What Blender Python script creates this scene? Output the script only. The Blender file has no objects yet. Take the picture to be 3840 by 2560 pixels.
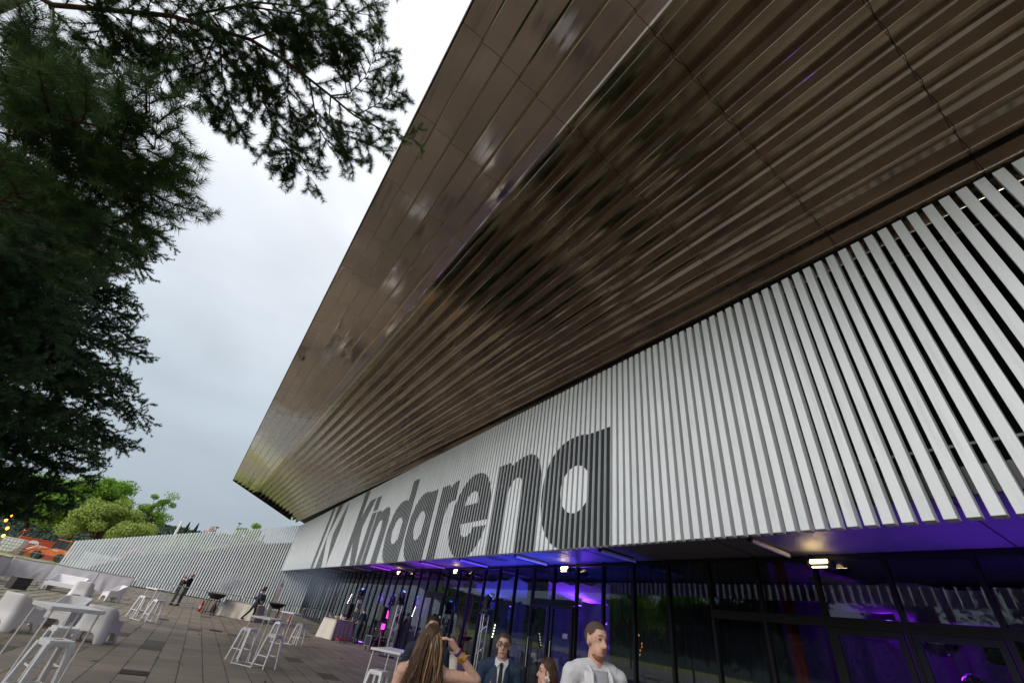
import bpy, bmesh, math, random
import numpy as np
from mathutils import Vector, Matrix, noise
from mathutils.geometry import tessellate_polygon
R = math.radians
sc = bpy.context.scene
C = sc.collection
rnd = random.Random(7)

# ------------------------------------------------------------ camera
H0 = 1.75
CX, CY, F = 1920.0, 1280.0, 1506.89
XA = Vector((0.8168, -0.4290, -0.3840)); YA = Vector((-0.5571, -0.4196, -0.7167)); ZA = Vector((0.1470, 0.7999, -0.5819))
_v1 = Vector((749-CX, -(2162-CY), -F)).normalized()
_vv = Vector((2300-CX, -(-790-CY), -F)).normalized()
YA = _v1; ZA = (_vv-_v1*_vv.dot(_v1)).normalized(); XA = YA.cross(ZA)
M3 = Matrix((XA, YA, ZA))           # camera -> world
cam_data = bpy.data.cameras.new('camera'); cam = bpy.data.objects.new('camera', cam_data); C.objects.link(cam)
cam_data.sensor_width = 36; cam_data.lens = F/3840*36; cam_data.clip_end = 3000; cam_data.clip_start = 0.05
cam.matrix_world = Matrix.Translation((0, 0, H0)) @ M3.to_4x4()
sc.camera = cam
def ray(px, py): return (M3 @ Vector((px-CX, -(py-CY), -F))).normalized()
def at(px, py, d): return Vector((0, 0, H0)) + ray(px, py)*d
# ------------------------------------------------------------ world, sun, exposure
SUN_EL, SUN_AZ = 24, 240            # azimuth of the sun, degrees from +X counterclockwise (behind left of the camera)
w = bpy.data.worlds.new('World'); sc.world = w; w.use_nodes = True
nt = w.node_tree; nt.nodes.clear()
def wn(t, **k):
    n = nt.nodes.new(t)
    for a, b in k.items(): setattr(n, a, b)
    return n
out = wn('ShaderNodeOutputWorld'); bg = wn('ShaderNodeBackground'); bg2 = wn('ShaderNodeBackground'); add = wn('ShaderNodeAddShader')
sky = wn('ShaderNodeTexSky', sky_type='NISHITA'); sky.sun_disc = False; sky.sun_elevation = R(SUN_EL); sky.sun_rotation = R(90-SUN_AZ); sky.air_density = 2; sky.dust_density = 6
tc = wn('ShaderNodeTexCoord'); sp = wn('ShaderNodeSeparateXYZ'); nt.links.new(tc.outputs['Generated'], sp.inputs[0])
rm = wn('ShaderNodeValToRGB'); nt.links.new(sp.outputs['Z'], rm.inputs[0])
el = rm.color_ramp.elements
el[0].position = 0.0; el[0].color = (.39, .47, .53, 1); el[1].position = 1.0; el[1].color = (.90, .92, .96, 1)
for p, c in ((.10, (.375, .44, .51, 1)), (.30, (.47, .54, .61, 1)), (.50, (.66, .71, .78, 1)), (.72, (.82, .85, .90, 1))):
    e = el.new(p); e.color = c
mp = wn('ShaderNodeMapping'); mp.inputs['Scale'].default_value = (1, 1, 2.6); nt.links.new(tc.outputs['Generated'], mp.inputs[0])
nz = wn('ShaderNodeTexNoise'); nz.inputs['Scale'].default_value = 2.4; nz.inputs['Detail'].default_value = 5; nz.inputs['Roughness'].default_value = .5; nz.inputs['Distortion'].default_value = .4
nt.links.new(mp.outputs[0], nz.inputs['Vector'])
cr = wn('ShaderNodeMapRange'); cr.inputs[1].default_value = .3; cr.inputs[2].default_value = .75; cr.inputs[3].default_value = .86; cr.inputs[4].default_value = 1.08
nt.links.new(nz.outputs['Fac'], cr.inputs[0])
mul = wn('ShaderNodeVectorMath', operation='SCALE'); nt.links.new(rm.outputs[0], mul.inputs[0]); nt.links.new(cr.outputs[0], mul.inputs['Scale'])
nt.links.new(mul.outputs[0], bg.inputs[0]); bg.inputs[1].default_value = .735
nt.links.new(sky.outputs[0], bg2.inputs[0]); bg2.inputs[1].default_value = .05
mixw = wn('ShaderNodeMixShader'); mixw.inputs[0].default_value = .12
nt.links.new(bg.outputs[0], mixw.inputs[1]); nt.links.new(bg2.outputs[0], mixw.inputs[2]); nt.links.new(mixw.outputs[0], out.inputs[0])
sun_d = bpy.data.lights.new('sun', 'SUN'); sun_d.energy = 1.5; sun_d.angle = R(30); sun_d.color = (1, .98, .95)
sun = bpy.data.objects.new('sun', sun_d); C.objects.link(sun)
sd = Vector((math.cos(R(SUN_EL))*math.cos(R(SUN_AZ-45)), math.cos(R(SUN_EL))*math.sin(R(SUN_AZ-45)), math.sin(R(SUN_EL))))
sky.sun_rotation = math.atan2(sd.x, sd.y)
sun.rotation_euler = sd.to_track_quat('Z', 'Y').to_euler()
sc.view_settings.view_transform = 'Standard'; sc.view_settings.look = 'None'; sc.view_settings.exposure = 0.86; sc.view_settings.gamma = 1
sc.cycles.max_bounces = 7; sc.cycles.transparent_max_bounces = 12; sc.cycles.glossy_bounces = 4; sc.cycles.diffuse_bounces = 3
sc.cycles.use_denoising = True; sc.cycles.caustics_reflective = False; sc.cycles.caustics_refractive = False
sc.cycles.sample_clamp_indirect = 4

# ------------------------------------------------------------ helpers
def tag(o, label=None, cat=None, group=None, kind=None):
    if label: o['label'] = label
    if cat: o['category'] = cat
    if group: o['group'] = group
    if kind: o['kind'] = kind
    return o
def thing(name, label, cat, loc=(0, 0, 0), rz=0, group=None):
    o = bpy.data.objects.new(name, None); C.objects.link(o); o.empty_display_size = .2
    o.location = loc; o.rotation_euler = (0, 0, rz)
    return tag(o, label, cat, group)
def copy_tree(o, parent=None):
    c = o.copy(); C.objects.link(c)
    if parent: c.parent = parent
    for ch in list(o.children): copy_tree(ch, c)
    return c
def dup(o, loc, rz=0, label=None, scale=None):
    c = copy_tree(o); c.location = loc; c.rotation_euler = (0, 0, rz)
    if label: c['label'] = label
    if scale: c.scale = scale
    return c
def rotm(rx=0, ry=0, rz=0): return Matrix.Rotation(rz, 3, 'Z') @ Matrix.Rotation(ry, 3, 'Y') @ Matrix.Rotation(rx, 3, 'X')
class MB:
    def __init__(s): s.v = []; s.f = []
    def add(s, vs, fs):
        b = len(s.v); s.v += [tuple(v) for v in vs]; s.f += [tuple(b+i for i in f) for f in fs]; return s
    def box(s, c, d, rot=None):
        c = Vector(c); q = []
        for x, y, z in ((-1,-1,-1),(1,-1,-1),(1,1,-1),(-1,1,-1),(-1,-1,1),(1,-1,1),(1,1,1),(-1,1,1)):
            v = Vector((x*d[0]/2, y*d[1]/2, z*d[2]/2))
            if rot is not None: v = rot @ v
            q.append(c+v)
        return s.add(q, [(0,3,2,1),(4,5,6,7),(0,1,5,4),(1,2,6,5),(2,3,7,6),(3,0,4,7)])
    def cyl(s, p0, p1, r0, r1=None, n=8):
        r1 = r0 if r1 is None else r1
        p0 = Vector(p0); p1 = Vector(p1); d = (p1-p0)
        if d.length < 1e-6: return s
        d.normalize(); a = d.orthogonal().normalized(); b = d.cross(a); q = []
        for p, r in ((p0, r0), (p1, r1)):
            for i in range(n):
                t = 2*math.pi*i/n; q.append(p+(a*math.cos(t)+b*math.sin(t))*r)
        return s.add(q, [(i, (i+1) % n, n+(i+1) % n, n+i) for i in range(n)]+[tuple(range(n))[::-1], tuple(range(n, 2*n))])
    def path(s, pts, r, n=8):
        pts = [Vector(p) for p in pts]; q = []; fs = []; rr = r if isinstance(r, (list, tuple)) else [r]*len(pts)
        a = None
        for i, p in enumerate(pts):
            d = (pts[min(i+1, len(pts)-1)]-pts[max(i-1, 0)]).normalized()
            a = d.orthogonal().normalized() if a is None else (a-d*a.dot(d)).normalized()
            b = d.cross(a)
            for k in range(n):
                t = 2*math.pi*k/n; q.append(p+(a*math.cos(t)+b*math.sin(t))*rr[i])
        for i in range(len(pts)-1):
            for k in range(n):
                fs.append((i*n+k, i*n+(k+1) % n, (i+1)*n+(k+1) % n, (i+1)*n+k))
        fs.append(tuple(range(n))[::-1]); fs.append(tuple(range((len(pts)-1)*n, len(pts)*n)))
        return s.add(q, fs)
    def lathe(s, prof, c=(0, 0, 0), n=20, rot=None):
        c = Vector(c); q = []; fs = []
        for r, z in prof:
            for k in range(n):
                t = 2*math.pi*k/n; v = Vector((r*math.cos(t), r*math.sin(t), z))
                if rot is not None: v = rot @ v
                q.append(c+v)
        for i in range(len(prof)-1):
            for k in range(n): fs.append((i*n+k, i*n+(k+1) % n, (i+1)*n+(k+1) % n, (i+1)*n+k))
        fs.append(tuple(range(n))[::-1]); fs.append(tuple(range((len(prof)-1)*n, len(prof)*n)))
        return s.add(q, fs)
    def ell(s, c, r, rot=None, n=12, m=8):
        prof = [(max(math.sin(math.pi*i/m), .02), -math.cos(math.pi*i/m)) for i in range(m+1)]
        b = len(s.v); s.lathe(prof, (0, 0, 0), n); c = Vector(c)
        for i in range(b, len(s.v)):
            v = Vector(s.v[i]); v = Vector((v.x*r[0], v.y*r[1], v.z*r[2]))
            if rot is not None: v = rot @ v
            s.v[i] = tuple(v+c)
        return s
    def cap(s, p0, r0, p1, r1, n=10):
        p0 = Vector(p0); p1 = Vector(p1); d = (p1-p0).normalized()
        pts = [p0-d*r0*.9, p0-d*r0*.5, p0, p1, p1+d*r1*.5, p1+d*r1*.9]; rr = [r0*.35, r0*.85, r0, r1, r1*.85, r1*.35]
        return s.path(pts, rr, n)
    def prism(s, poly, axis, a, b):
        # poly of 2-D points; axis 'x': (y,z) swept in x ; 'y': (x,z) swept in y ; 'z': (x,y) swept in z
        def P(p, t): return {'x': (t, p[0], p[1]), 'y': (p[0], t, p[1]), 'z': (p[0], p[1], t)}[axis]
        n = len(poly)
        return s.add([P(p, a) for p in poly]+[P(p, b) for p in poly], [tuple(range(n))[::-1], tuple(range(n, 2*n))]+[(i, (i+1) % n, n+(i+1) % n, n+i) for i in range(n)])
    def build(s, name, m, parent=None, smooth=False, bevel=0, seg=2, sub=0, remesh=0, loc=None, rz=0, solid=0, fix=True):
        me = bpy.data.meshes.new(name); me.from_pydata(s.v, [], s.f); me.update()
        if fix:
            bm = bmesh.new(); bm.from_mesh(me); bmesh.ops.recalc_face_normals(bm, faces=bm.faces); bm.to_mesh(me); bm.free()
        o = bpy.data.objects.new(name, me); C.objects.link(o)
        if isinstance(m, (list, tuple)):
            for q in m: me.materials.append(q)
        else: me.materials.append(m)
        if smooth or remesh:
            me.polygons.foreach_set('use_smooth', [True]*len(me.polygons))
        if solid: md = o.modifiers.new('s', 'SOLIDIFY'); md.thickness = solid; md.offset = 0
        if remesh:
            md = o.modifiers.new('r', 'REMESH'); md.mode = 'VOXEL'; md.voxel_size = remesh; md.use_smooth_shade = True
            md = o.modifiers.new('sm', 'SMOOTH'); md.iterations = 4; md.factor = .6
        if bevel: md = o.modifiers.new('b', 'BEVEL'); md.width = bevel; md.segments = seg; md.limit_method = 'ANGLE'
        if sub: md = o.modifiers.new('sb', 'SUBSURF'); md.levels = sub; md.render_levels = sub
        if parent: o.parent = parent
        if loc is not None: o.location = loc
        if rz: o.rotation_euler = (0, 0, rz)
        return o
MATS = {}
def nodes(m): return m.node_tree.nodes, m.node_tree.links
def mat(name, col, rough=.6, metal=0, nscale=0, namt=.15, bump=0, bscale=None, spec=.5, coat=0, emit=None, estr=0, coords='Object'):
    if name in MATS: return MATS[name]
    m = bpy.data.materials.new(name); m.use_nodes = True; N, L = nodes(m); b = N['Principled BSDF']
    b.inputs['Base Color'].default_value = (*col, 1); b.inputs['Roughness'].default_value = rough; b.inputs['Metallic'].default_value = metal
    b.inputs['Specular IOR Level'].default_value = spec; b.inputs['Coat Weight'].default_value = coat
    if emit: b.inputs['Emission Color'].default_value = (*emit, 1); b.inputs['Emission Strength'].default_value = estr
    if nscale or bump:
        t = N.new('ShaderNodeTexCoord'); n = N.new('ShaderNodeTexNoise'); n.inputs['Scale'].default_value = nscale or bscale; n.inputs['Detail'].default_value = 6
        L.new(t.outputs[coords], n.inputs['Vector'])
        if nscale:
            mr = N.new('ShaderNodeMapRange'); mr.inputs[1].default_value = .25; mr.inputs[2].default_value = .75; mr.inputs[3].default_value = 1-namt; mr.inputs[4].default_value = 1+namt
            L.new(n.outputs['Fac'], mr.inputs[0]); sc_ = N.new('ShaderNodeVectorMath'); sc_.operation = 'SCALE'; sc_.inputs[0].default_value = col
            L.new(mr.outputs[0], sc_.inputs['Scale']); L.new(sc_.outputs[0], b.inputs['Base Color'])
        if bump:
            n2 = N.new('ShaderNodeTexNoise'); n2.inputs['Scale'].default_value = bscale or nscale*4; n2.inputs['Detail'].default_value = 4; L.new(t.outputs[coords], n2.inputs['Vector'])
            bp = N.new('ShaderNodeBump'); bp.inputs['Strength'].default_value = bump; bp.inputs['Distance'].default_value = .02
            L.new(n2.outputs['Fac'], bp.inputs['Height']); L.new(bp.outputs[0], b.inputs['Normal'])
    MATS[name] = m; return m

# materials ---------------------------------------------------
m_slat = mat('slat_white', (.69, .725, .75), .45, nscale=1.1, namt=.05, spec=.3)
m_letter = mat('lettering_dark', (.022, .028, .031), .7, spec=.2)
m_dark = mat('dark_metal', (.012, .013, .015), .35)
m_black = mat('black_matt', (.012, .012, .013), .7)
m_frame = mat('frame_black', (.009, .010, .012), .45, spec=.2)
m_plastic = mat('white_plastic', (.72, .70, .71), .38, nscale=6, namt=.04, bump=.05, bscale=60)
m_whitemetal = mat('white_paint', (.78, .77, .78), .32, nscale=9, namt=.04)
m_steel = mat('galvanised_steel', (.42, .44, .45), .38, .8, nscale=20, namt=.1)
m_cloth = mat('white_cloth', (.52, .49, .52), .85, nscale=3, namt=.06, bump=.35, bscale=5)
m_linen = mat('linen_cloth', (.55, .50, .44), .9, nscale=2.5, namt=.05, bump=.6, bscale=4)
m_soffit = mat('soffit_sheet', (.13, .13, .145), .5, nscale=2, namt=.1)
m_orange = mat('loader_orange', (.72, .17, .02), .45, nscale=2, namt=.12)
m_red = mat('container_red', (.62, .10, .035), .5, nscale=1.5, namt=.12)
m_extred = mat('extinguisher_red', (.45, .01, .015), .3)
m_tyre = mat('tyre_rubber', (.02, .02, .021), .8)
m_glassd = mat('cab_glass', (.02, .03, .03), .05, spec=.8)
m_skin = mat('skin', (.60, .35, .26), .55, nscale=35, namt=.14, bump=.15, bscale=160)
m_skin2 = mat('skin_dark', (.09, .045, .03), .5, nscale=14, namt=.08)
m_navy = mat('navy_cloth', (.012, .020, .042), .8, nscale=30, namt=.15)
m_blue = mat('blue_suit_cloth', (.011, .030, .066), .75, nscale=30, namt=.12)
m_shirt = mat('shirt_white', (.60, .59, .62), .85, nscale=8, namt=.06, bump=1.0, bscale=9)
m_blackc = mat('black_cloth', (.010, .012, .013), .85, nscale=30, namt=.2)
m_hairb = mat('hair_brown', (.07, .033, .016), .6, nscale=40, namt=.35)
m_haird = mat('hair_dark', (.018, .014, .011), .75, nscale=40, namt=.3)
m_grill = mat('grill_iron', (.03, .028, .027), .6, .4, nscale=8, namt=.3)
m_rust = mat('grill_cart', (.07, .035, .028), .6, .2, nscale=10, namt=.3)
m_bark = mat('pine_bark', (.09, .045, .025), .9, nscale=14, namt=.35, bump=.6, bscale=20)
m_bark2 = mat('grey_bark', (.10, .08, .06), .9, nscale=10, namt=.3, bump=.5, bscale=14)
def foliage(name, c1, c2, rough=.55, trans=.25):
    if name in MATS: return MATS[name]
    m = bpy.data.materials.new(name); m.use_nodes = True; N, L = nodes(m); b = N['Principled BSDF']
    t = N.new('ShaderNodeTexCoord'); n = N.new('ShaderNodeTexNoise'); n.inputs['Scale'].default_value = .9; n.inputs['Detail'].default_value = 5
    g = N.new('ShaderNodeNewGeometry'); mx = N.new('ShaderNodeMixRGB'); mx.inputs[1].default_value = (*c1, 1); mx.inputs[2].default_value = (*c2, 1)
    L.new(t.outputs['Object'], n.inputs['Vector'])
    ma = N.new('ShaderNodeMath'); ma.operation = 'MULTIPLY_ADD'; L.new(g.outputs['Random Per Island'], ma.inputs[0]); ma.inputs[1].default_value = .55; 
    mr = N.new('ShaderNodeMapRange'); mr.inputs[1].default_value = .35; mr.inputs[2].default_value = .7; mr.inputs[4].default_value = .6; L.new(n.outputs['Fac'], mr.inputs[0]); L.new(mr.outputs[0], ma.inputs[2])
    L.new(ma.outputs[0], mx.inputs[0]); L.new(mx.outputs[0], b.inputs['Base Color']); b.inputs['Roughness'].default_value = rough; b.inputs['Specular IOR Level'].default_value = .25
    tr = N.new('ShaderNodeBsdfTranslucent'); L.new(mx.outputs[0], tr.inputs[0]); ms = N.new('ShaderNodeMixShader'); ms.inputs[0].default_value = trans
    L.new(b.outputs[0], ms.inputs[1]); L.new(tr.outputs[0], ms.inputs[2]); L.new(ms.outputs[0], N['Material Output'].inputs[0])
    MATS[name] = m; return m
m_needle = foliage('pine_needles', (.026, .062, .022), (.10, .185, .055), trans=.3)
m_needle2 = foliage('fir_needles', (.024, .060, .032), (.075, .150, .065), trans=.25)
m_leaf_b = foliage('leaf_bright', (.09, .22, .02), (.27, .44, .05), trans=.35)
m_leaf_o = foliage('leaf_olive', (.19, .28, .05), (.42, .50, .13), trans=.3)
m_leaf_d = foliage('leaf_far', (.030, .055, .038), (.055, .085, .05), trans=.1)

# ------------------------------------------------------------ ground and paving
def ground_mat():
    m = bpy.data.materials.new('ground_grass'); m.use_nodes = True; N, L = nodes(m); b = N['Principled BSDF']; b.inputs['Roughness'].default_value = .95
    t = N.new('ShaderNodeTexCoord')
    def ns(s, d=5):
        n = N.new('ShaderNodeTexNoise'); n.inputs['Scale'].default_value = s; n.inputs['Detail'].default_value = d; L.new(t.outputs['Object'], n.inputs['Vector']); return n
    a, c, d = ns(.045, 6), ns(.4), ns(3)
    m1 = N.new('ShaderNodeMixRGB'); m1.inputs[1].default_value = (.20, .27, .035, 1); m1.inputs[2].default_value = (.42, .40, .05, 1); L.new(c.outputs['Fac'], m1.inputs[0])
    r = N.new('ShaderNodeMapRange'); r.inputs[1].default_value = .52; r.inputs[2].default_value = .6; L.new(a.outputs['Fac'], r.inputs[0])
    m2 = N.new('ShaderNodeMixRGB'); m2.inputs[2].default_value = (.24, .20, .16, 1); L.new(r.outputs[0], m2.inputs[0]); L.new(m1.outputs[0], m2.inputs[1])
    m3 = N.new('ShaderNodeMixRGB'); m3.blend_type = 'MULTIPLY'; m3.inputs[0].default_value = .25; L.new(m2.outputs[0], m3.inputs[1]); L.new(d.outputs['Color'], m3.inputs[2])
    L.new(m3.outputs[0], b.inputs['Base Color']); return m
def pave_mat():
    m = bpy.data.materials.new('paving_slabs'); m.use_nodes = True; N, L = nodes(m); b = N['Principled BSDF']; b.inputs['Roughness'].default_value = .75; b.inputs['Specular IOR Level'].default_value = .35
    t = N.new('ShaderNodeTexCoord'); s = N.new('ShaderNodeSeparateXYZ'); L.new(t.outputs['Object'], s.inputs[0])
    def M(op, a, b_=None, c_=None):
        n = N.new('ShaderNodeMath'); n.operation = op
        for i, v in enumerate((a, b_, c_)):
            if v is None: continue
            if isinstance(v, (int, float)): n.inputs[i].default_value = v
            else: L.new(v, n.inputs[i])
        return n.outputs[0]
    xs = M('MULTIPLY', s.outputs['X'], 2.0); cx = M('FLOOR', xs); fx = M('FRACT', xs)
    wn_ = N.new('ShaderNodeTexWhiteNoise'); wn_.noise_dimensions = '1D'; L.new(cx, wn_.inputs['W'])
    ys = M('MULTIPLY_ADD', s.outputs['Y'], .9, M('MULTIPLY', wn_.outputs['Value'], 7.3)); cy = M('FLOOR', ys); fy = M('FRACT', ys)
    cv = N.new('ShaderNodeCombineXYZ'); L.new(cx, cv.inputs[0]); L.new(cy, cv.inputs[1])
    w2 = N.new('ShaderNodeTexWhiteNoise'); w2.noise_dimensions = '2D'; L.new(cv.outputs[0], w2.inputs['Vector'])
    n1 = N.new('ShaderNodeTexNoise'); n1.inputs['Scale'].default_value = .7; n1.inputs['Detail'].default_value = 6; L.new(t.outputs['Object'], n1.inputs['Vector'])
    n2 = N.new('ShaderNodeTexNoise'); n2.inputs['Scale'].default_value = 25; n2.inputs['Detail'].default_value = 6; L.new(t.outputs['Object'], n2.inputs['Vector'])
    val = M('MULTIPLY_ADD', w2.outputs['Value'], .20, M('MULTIPLY_ADD', n1.outputs['Fac'], .8, .36))
    val = M('MULTIPLY', val, M('MULTIPLY_ADD', n2.outputs['Fac'], .5, .75))
    darkt = M('GREATER_THAN', w2.outputs['Value'], .965)
    val = M('MULTIPLY', val, M('MULTIPLY_ADD', darkt, -.62, 1.0))
    ex = M('MINIMUM', fx, M('SUBTRACT', 1.0, fx)); ey = M('MINIMUM', fy, M('SUBTRACT', 1.0, fy))
    n3 = N.new('ShaderNodeTexNoise'); n3.inputs['Scale'].default_value = 1.6; n3.inputs['Detail'].default_value = 7; L.new(t.outputs['Object'], n3.inputs['Vector'])
    jw = M('MULTIPLY_ADD', n3.outputs['Fac'], .035, .003)
    jx = M('LESS_THAN', ex, jw); jy = M('LESS_THAN', ey, .010)
    sl = N.new('ShaderNodeVectorMath'); sl.operation = 'SCALE'; sl.inputs[0].default_value = (.265, .215, .168); L.new(val, sl.inputs['Scale'])
    mj = N.new('ShaderNodeMixRGB'); mj.inputs[2].default_value = (.055, .05, .045, 1); L.new(M('MULTIPLY', jy, .8), mj.inputs[0]); L.new(sl.outputs[0], mj.inputs[1])
    moss = N.new('ShaderNodeMixRGB'); moss.inputs[1].default_value = (.035, .03, .022, 1); moss.inputs[2].default_value = (.03, .06, .012, 1)
    L.new(M('GREATER_THAN', n3.outputs['Fac'], .56), moss.inputs[0])
    mk = N.new('ShaderNodeMixRGB'); L.new(jx, mk.inputs[0]); L.new(mj.outputs[0], mk.inputs[1]); L.new(moss.outputs[0], mk.inputs[2])
    n4 = N.new('ShaderNodeTexNoise'); n4.inputs['Scale'].default_value = 2.2; n4.inputs['Detail'].default_value = 9; n4.inputs['Roughness'].default_value = .7; L.new(t.outputs['Object'], n4.inputs['Vector'])
    left = M('MULTIPLY', M('GREATER_THAN', n4.outputs['Fac'], M('MULTIPLY_ADD', s.outputs['X'], .028, .66)), M('LESS_THAN', ex, .22))
    mm = N.new('ShaderNodeMixRGB'); mm.inputs[2].default_value = (.035, .06, .015, 1); L.new(left, mm.inputs[0]); L.new(mk.outputs[0], mm.inputs[1])
    L.new(mm.outputs[0], b.inputs['Base Color'])
    bp = N.new('ShaderNodeBump'); bp.inputs['Strength'].default_value = .25; bp.inputs['Distance'].default_value = .01; L.new(n2.outputs['Fac'], bp.inputs['Height']); L.new(bp.outputs[0], b.inputs['Normal'])
    return m
tag(MB().add([(-1500, -1500, 0), (1500, -1500, 0), (1500, 1500, 0), (-1500, 1500, 0)], [(0, 1, 2, 3)]).build('ground', ground_mat()), kind='structure')
tag(MB().add([(-14, -25, .004), (10.25, -25, .004), (10.25, 55.2, .004), (-14, 62, .004)], [(0, 1, 2, 3)]).build('paving', pave_mat()), kind='structure')
m_gravel = mat('gravel', (.25, .22, .19), .95, nscale=.8, namt=.25, bump=.5, bscale=8)
m_asph = mat('asphalt', (.06, .06, .062), .9, nscale=2, namt=.15)
tag(MB().add([(-90, -60, .003), (-14.1, -60, .003), (-14.1, 62.3, .004), (60, 57, .004), (60, 72, .004), (-90, 90, .004)], [(0, 1, 2, 5), (2, 3, 4, 5)]).build('gravel_yard', m_gravel), kind='structure')
tag(MB().add([(-240, 196, .004), (140, 160, .004), (140, 169, .004), (-240, 206, .004)], [(0, 1, 2, 3)]).build('road', m_asph), kind='structure')
m_path = mat('pale_path', (.36, .31, .30), .9, nscale=1.2, namt=.2)
tag(MB().add([(-30, 94, .008), (80, 90, .008), (80, 102, .008), (-30, 106, .008)], [(0, 1, 2, 3)]).build('path', m_path), kind='structure')
tag(MB().add([(-20, 122, .004), (80, 116, .004), (80, 124, .004), (-20, 131, .004)], [(0, 1, 2, 3)]).build('path', m_path), kind='structure')
# slot drains in the paving
for i, (x, y, rz, lab) in enumerate(((-.25, 12.9, 0, 'slotted metal drain cover nearest the camera in the paving'), (-.55, 26.6, .0, 'slotted drain cover beside the far white bar table'), (1.55, 24.6, 0, 'narrow brown drain grate in the open paving before the buffet'), (6.1, 28.6, 0, 'drain grate in the paving beside the covered table with food'))):
    b = MB()
    for k in range(12): b.box((x, y-.22+.04*k, .012), (.46, .018, .012))
    dr = thing('drain_cover', lab, 'drain cover', group='drain covers in the paving')
    MB().box((x, y, .0075), (.5, .52, .004)).build('tray', m_black, dr); b.build('grate', m_rust, dr)

N_, L_ = nodes(m_slat); tcs = N_.new('ShaderNodeTexCoord'); mps = N_.new('ShaderNodeMapping'); mps.inputs['Scale'].default_value = (9, 9, .7); L_.new(tcs.outputs['Object'], mps.inputs[0])
ns_ = N_.new('ShaderNodeTexNoise'); ns_.inputs['Scale'].default_value = 1; ns_.inputs['Detail'].default_value = 8; ns_.inputs['Roughness'].default_value = .65; L_.new(mps.outputs[0], ns_.inputs['Vector'])
ms_ = N_.new('ShaderNodeMapRange'); ms_.inputs[1].default_value = .52; ms_.inputs[2].default_value = .72; ms_.inputs[3].default_value = 1; ms_.inputs[4].default_value = .84; L_.new(ns_.outputs['Fac'], ms_.inputs[0])
gs_ = N_.new('ShaderNodeNewGeometry'); mi_ = N_.new('ShaderNodeMath'); mi_.operation = 'MULTIPLY_ADD'; L_.new(gs_.outputs['Random Per Island'], mi_.inputs[0]); mi_.inputs[1].default_value = .06; mi_.inputs[2].default_value = .96
mm2_ = N_.new('ShaderNodeMath'); mm2_.operation = 'MULTIPLY'; L_.new(ms_.outputs[0], mm2_.inputs[0]); L_.new(mi_.outputs[0], mm2_.inputs[1])
bs_ = N_['Principled BSDF']; lk_ = bs_.inputs['Base Color'].links[0]; src_ = lk_.from_socket; sv_ = N_.new('ShaderNodeVectorMath'); sv_.operation = 'SCALE'; L_.new(src_, sv_.inputs[0]); L_.new(mm2_.outputs[0], sv_.inputs['Scale']); L_.new(sv_.outputs[0], bs_.inputs['Base Color'])
# ------------------------------------------------------------ the arena
arena = thing('arena_building', 'long arena with white vertical slats, giant dark lettering and a bronze mirror canopy', 'building')
XF, ZB, ZT = 7.0, 3.61, 8.23
Y_FAR = 55.9
b = MB(); ys = []
k = 0
y = .868-.2*75
while y < Y_FAR:
    b.box((XF+.075, y-.0625, (ZB+ZT)/2), (.15, .125, ZT-ZB)); ys.append((y-.125, y)); y += .2
screen = b.build('slat_screen', m_slat, arena, bevel=.004, seg=1)
# rails that carry the slats
b = MB()
for z in (4.5, 7.6): b.box((XF+.17, 20, z), (.03, 72, .035))
b.build('slat_rail', m_dark, arena)
# lettering, painted on the slat fronts: outlines in metres along the facade
def sup(yc, zc, ry, rz, e=2.25, n=40): 
    return [(yc+ry*math.copysign(abs(math.cos(2*math.pi*i/n))**(2/e), math.cos(2*math.pi*i/n)), zc+rz*math.copysign(abs(math.sin(2*math.pi*i/n))**(2/e), math.sin(2*math.pi*i/n))) for i in range(n)]
def clipmax(poly, v, keep_ge):
    o = []; n = len(poly)
    for i in range(n):
        a, c = poly[i], poly[(i+1) % n]; ia = (a[0] >= v) == keep_ge; ic = (c[0] >= v) == keep_ge
        if ia: o.append(a)
        if ia != ic: t = (v-a[0])/(c[0]-a[0]); o.append((v, a[1]+(c[1]-a[1])*t))
    return o
def bowl(y0, s, L, top):
    yc = y0+s+.52; ry = L-yc
    outer = clipmax(sup(yc, 5.02, ry, 1.46), y0+s, True)
    hole = clipmax(sup(yc-.04, 5.02, ry-.80, .61, 2.0, 28), y0+s+.01, True)
    return [([outer, hole]), ([[(y0, ZB), (y0+s, ZB), (y0+s, top), (y0, top)]])]
def npoly(l, r):
    k = (l-r)/2.52; P = [(12.24,3.61),(12.24,6.41),(11.52,6.41),(11.42,6.28),(11.15,6.39),(10.8,6.46),(10.4,6.46),(10.08,6.34),(9.85,6.05),(9.74,5.7),(9.72,5.3),(9.72,3.61),(10.65,3.61),(10.65,5.35),(10.72,5.65),(10.84,5.78),(10.97,5.81),(11.14,5.80),(11.30,5.71),(11.44,5.49),(11.51,5.2),(11.52,3.61)]
    return [[[(l-(12.24-p[0])*k, p[1]) for p in P]]]
letters = []
letters += bowl(6.93, .79, 9.62, 6.41)
letters += npoly(12.24, 9.72)
letters += [[[(12.5,4.70),(12.5,5.25),(12.58,5.6),(12.76,5.93),(13.01,6.2),(13.3,6.38),(13.67,6.46),(14.0,6.47),(14.4,6.37),(14.75,6.17),(15.05,5.85),(15.26,5.45),(15.36,5.0),(15.33,4.6),(15.2,4.25),(15.0,3.97),(14.7,3.75),(14.35,3.61),(13.45,3.61),(13.11,3.78),(12.88,3.98),(12.70,4.22),(12.56,4.52),(13.46,4.52),(13.52,4.38),(13.7,4.27),(13.95,4.23),(14.2,4.30),(14.36,4.48),(14.44,4.70)],
              [(14.42,5.34),(13.41,5.34),(13.42,5.53),(13.5,5.67),(13.64,5.77),(13.85,5.81),(14.08,5.76),(14.27,5.64),(14.38,5.5)]]]
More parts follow.
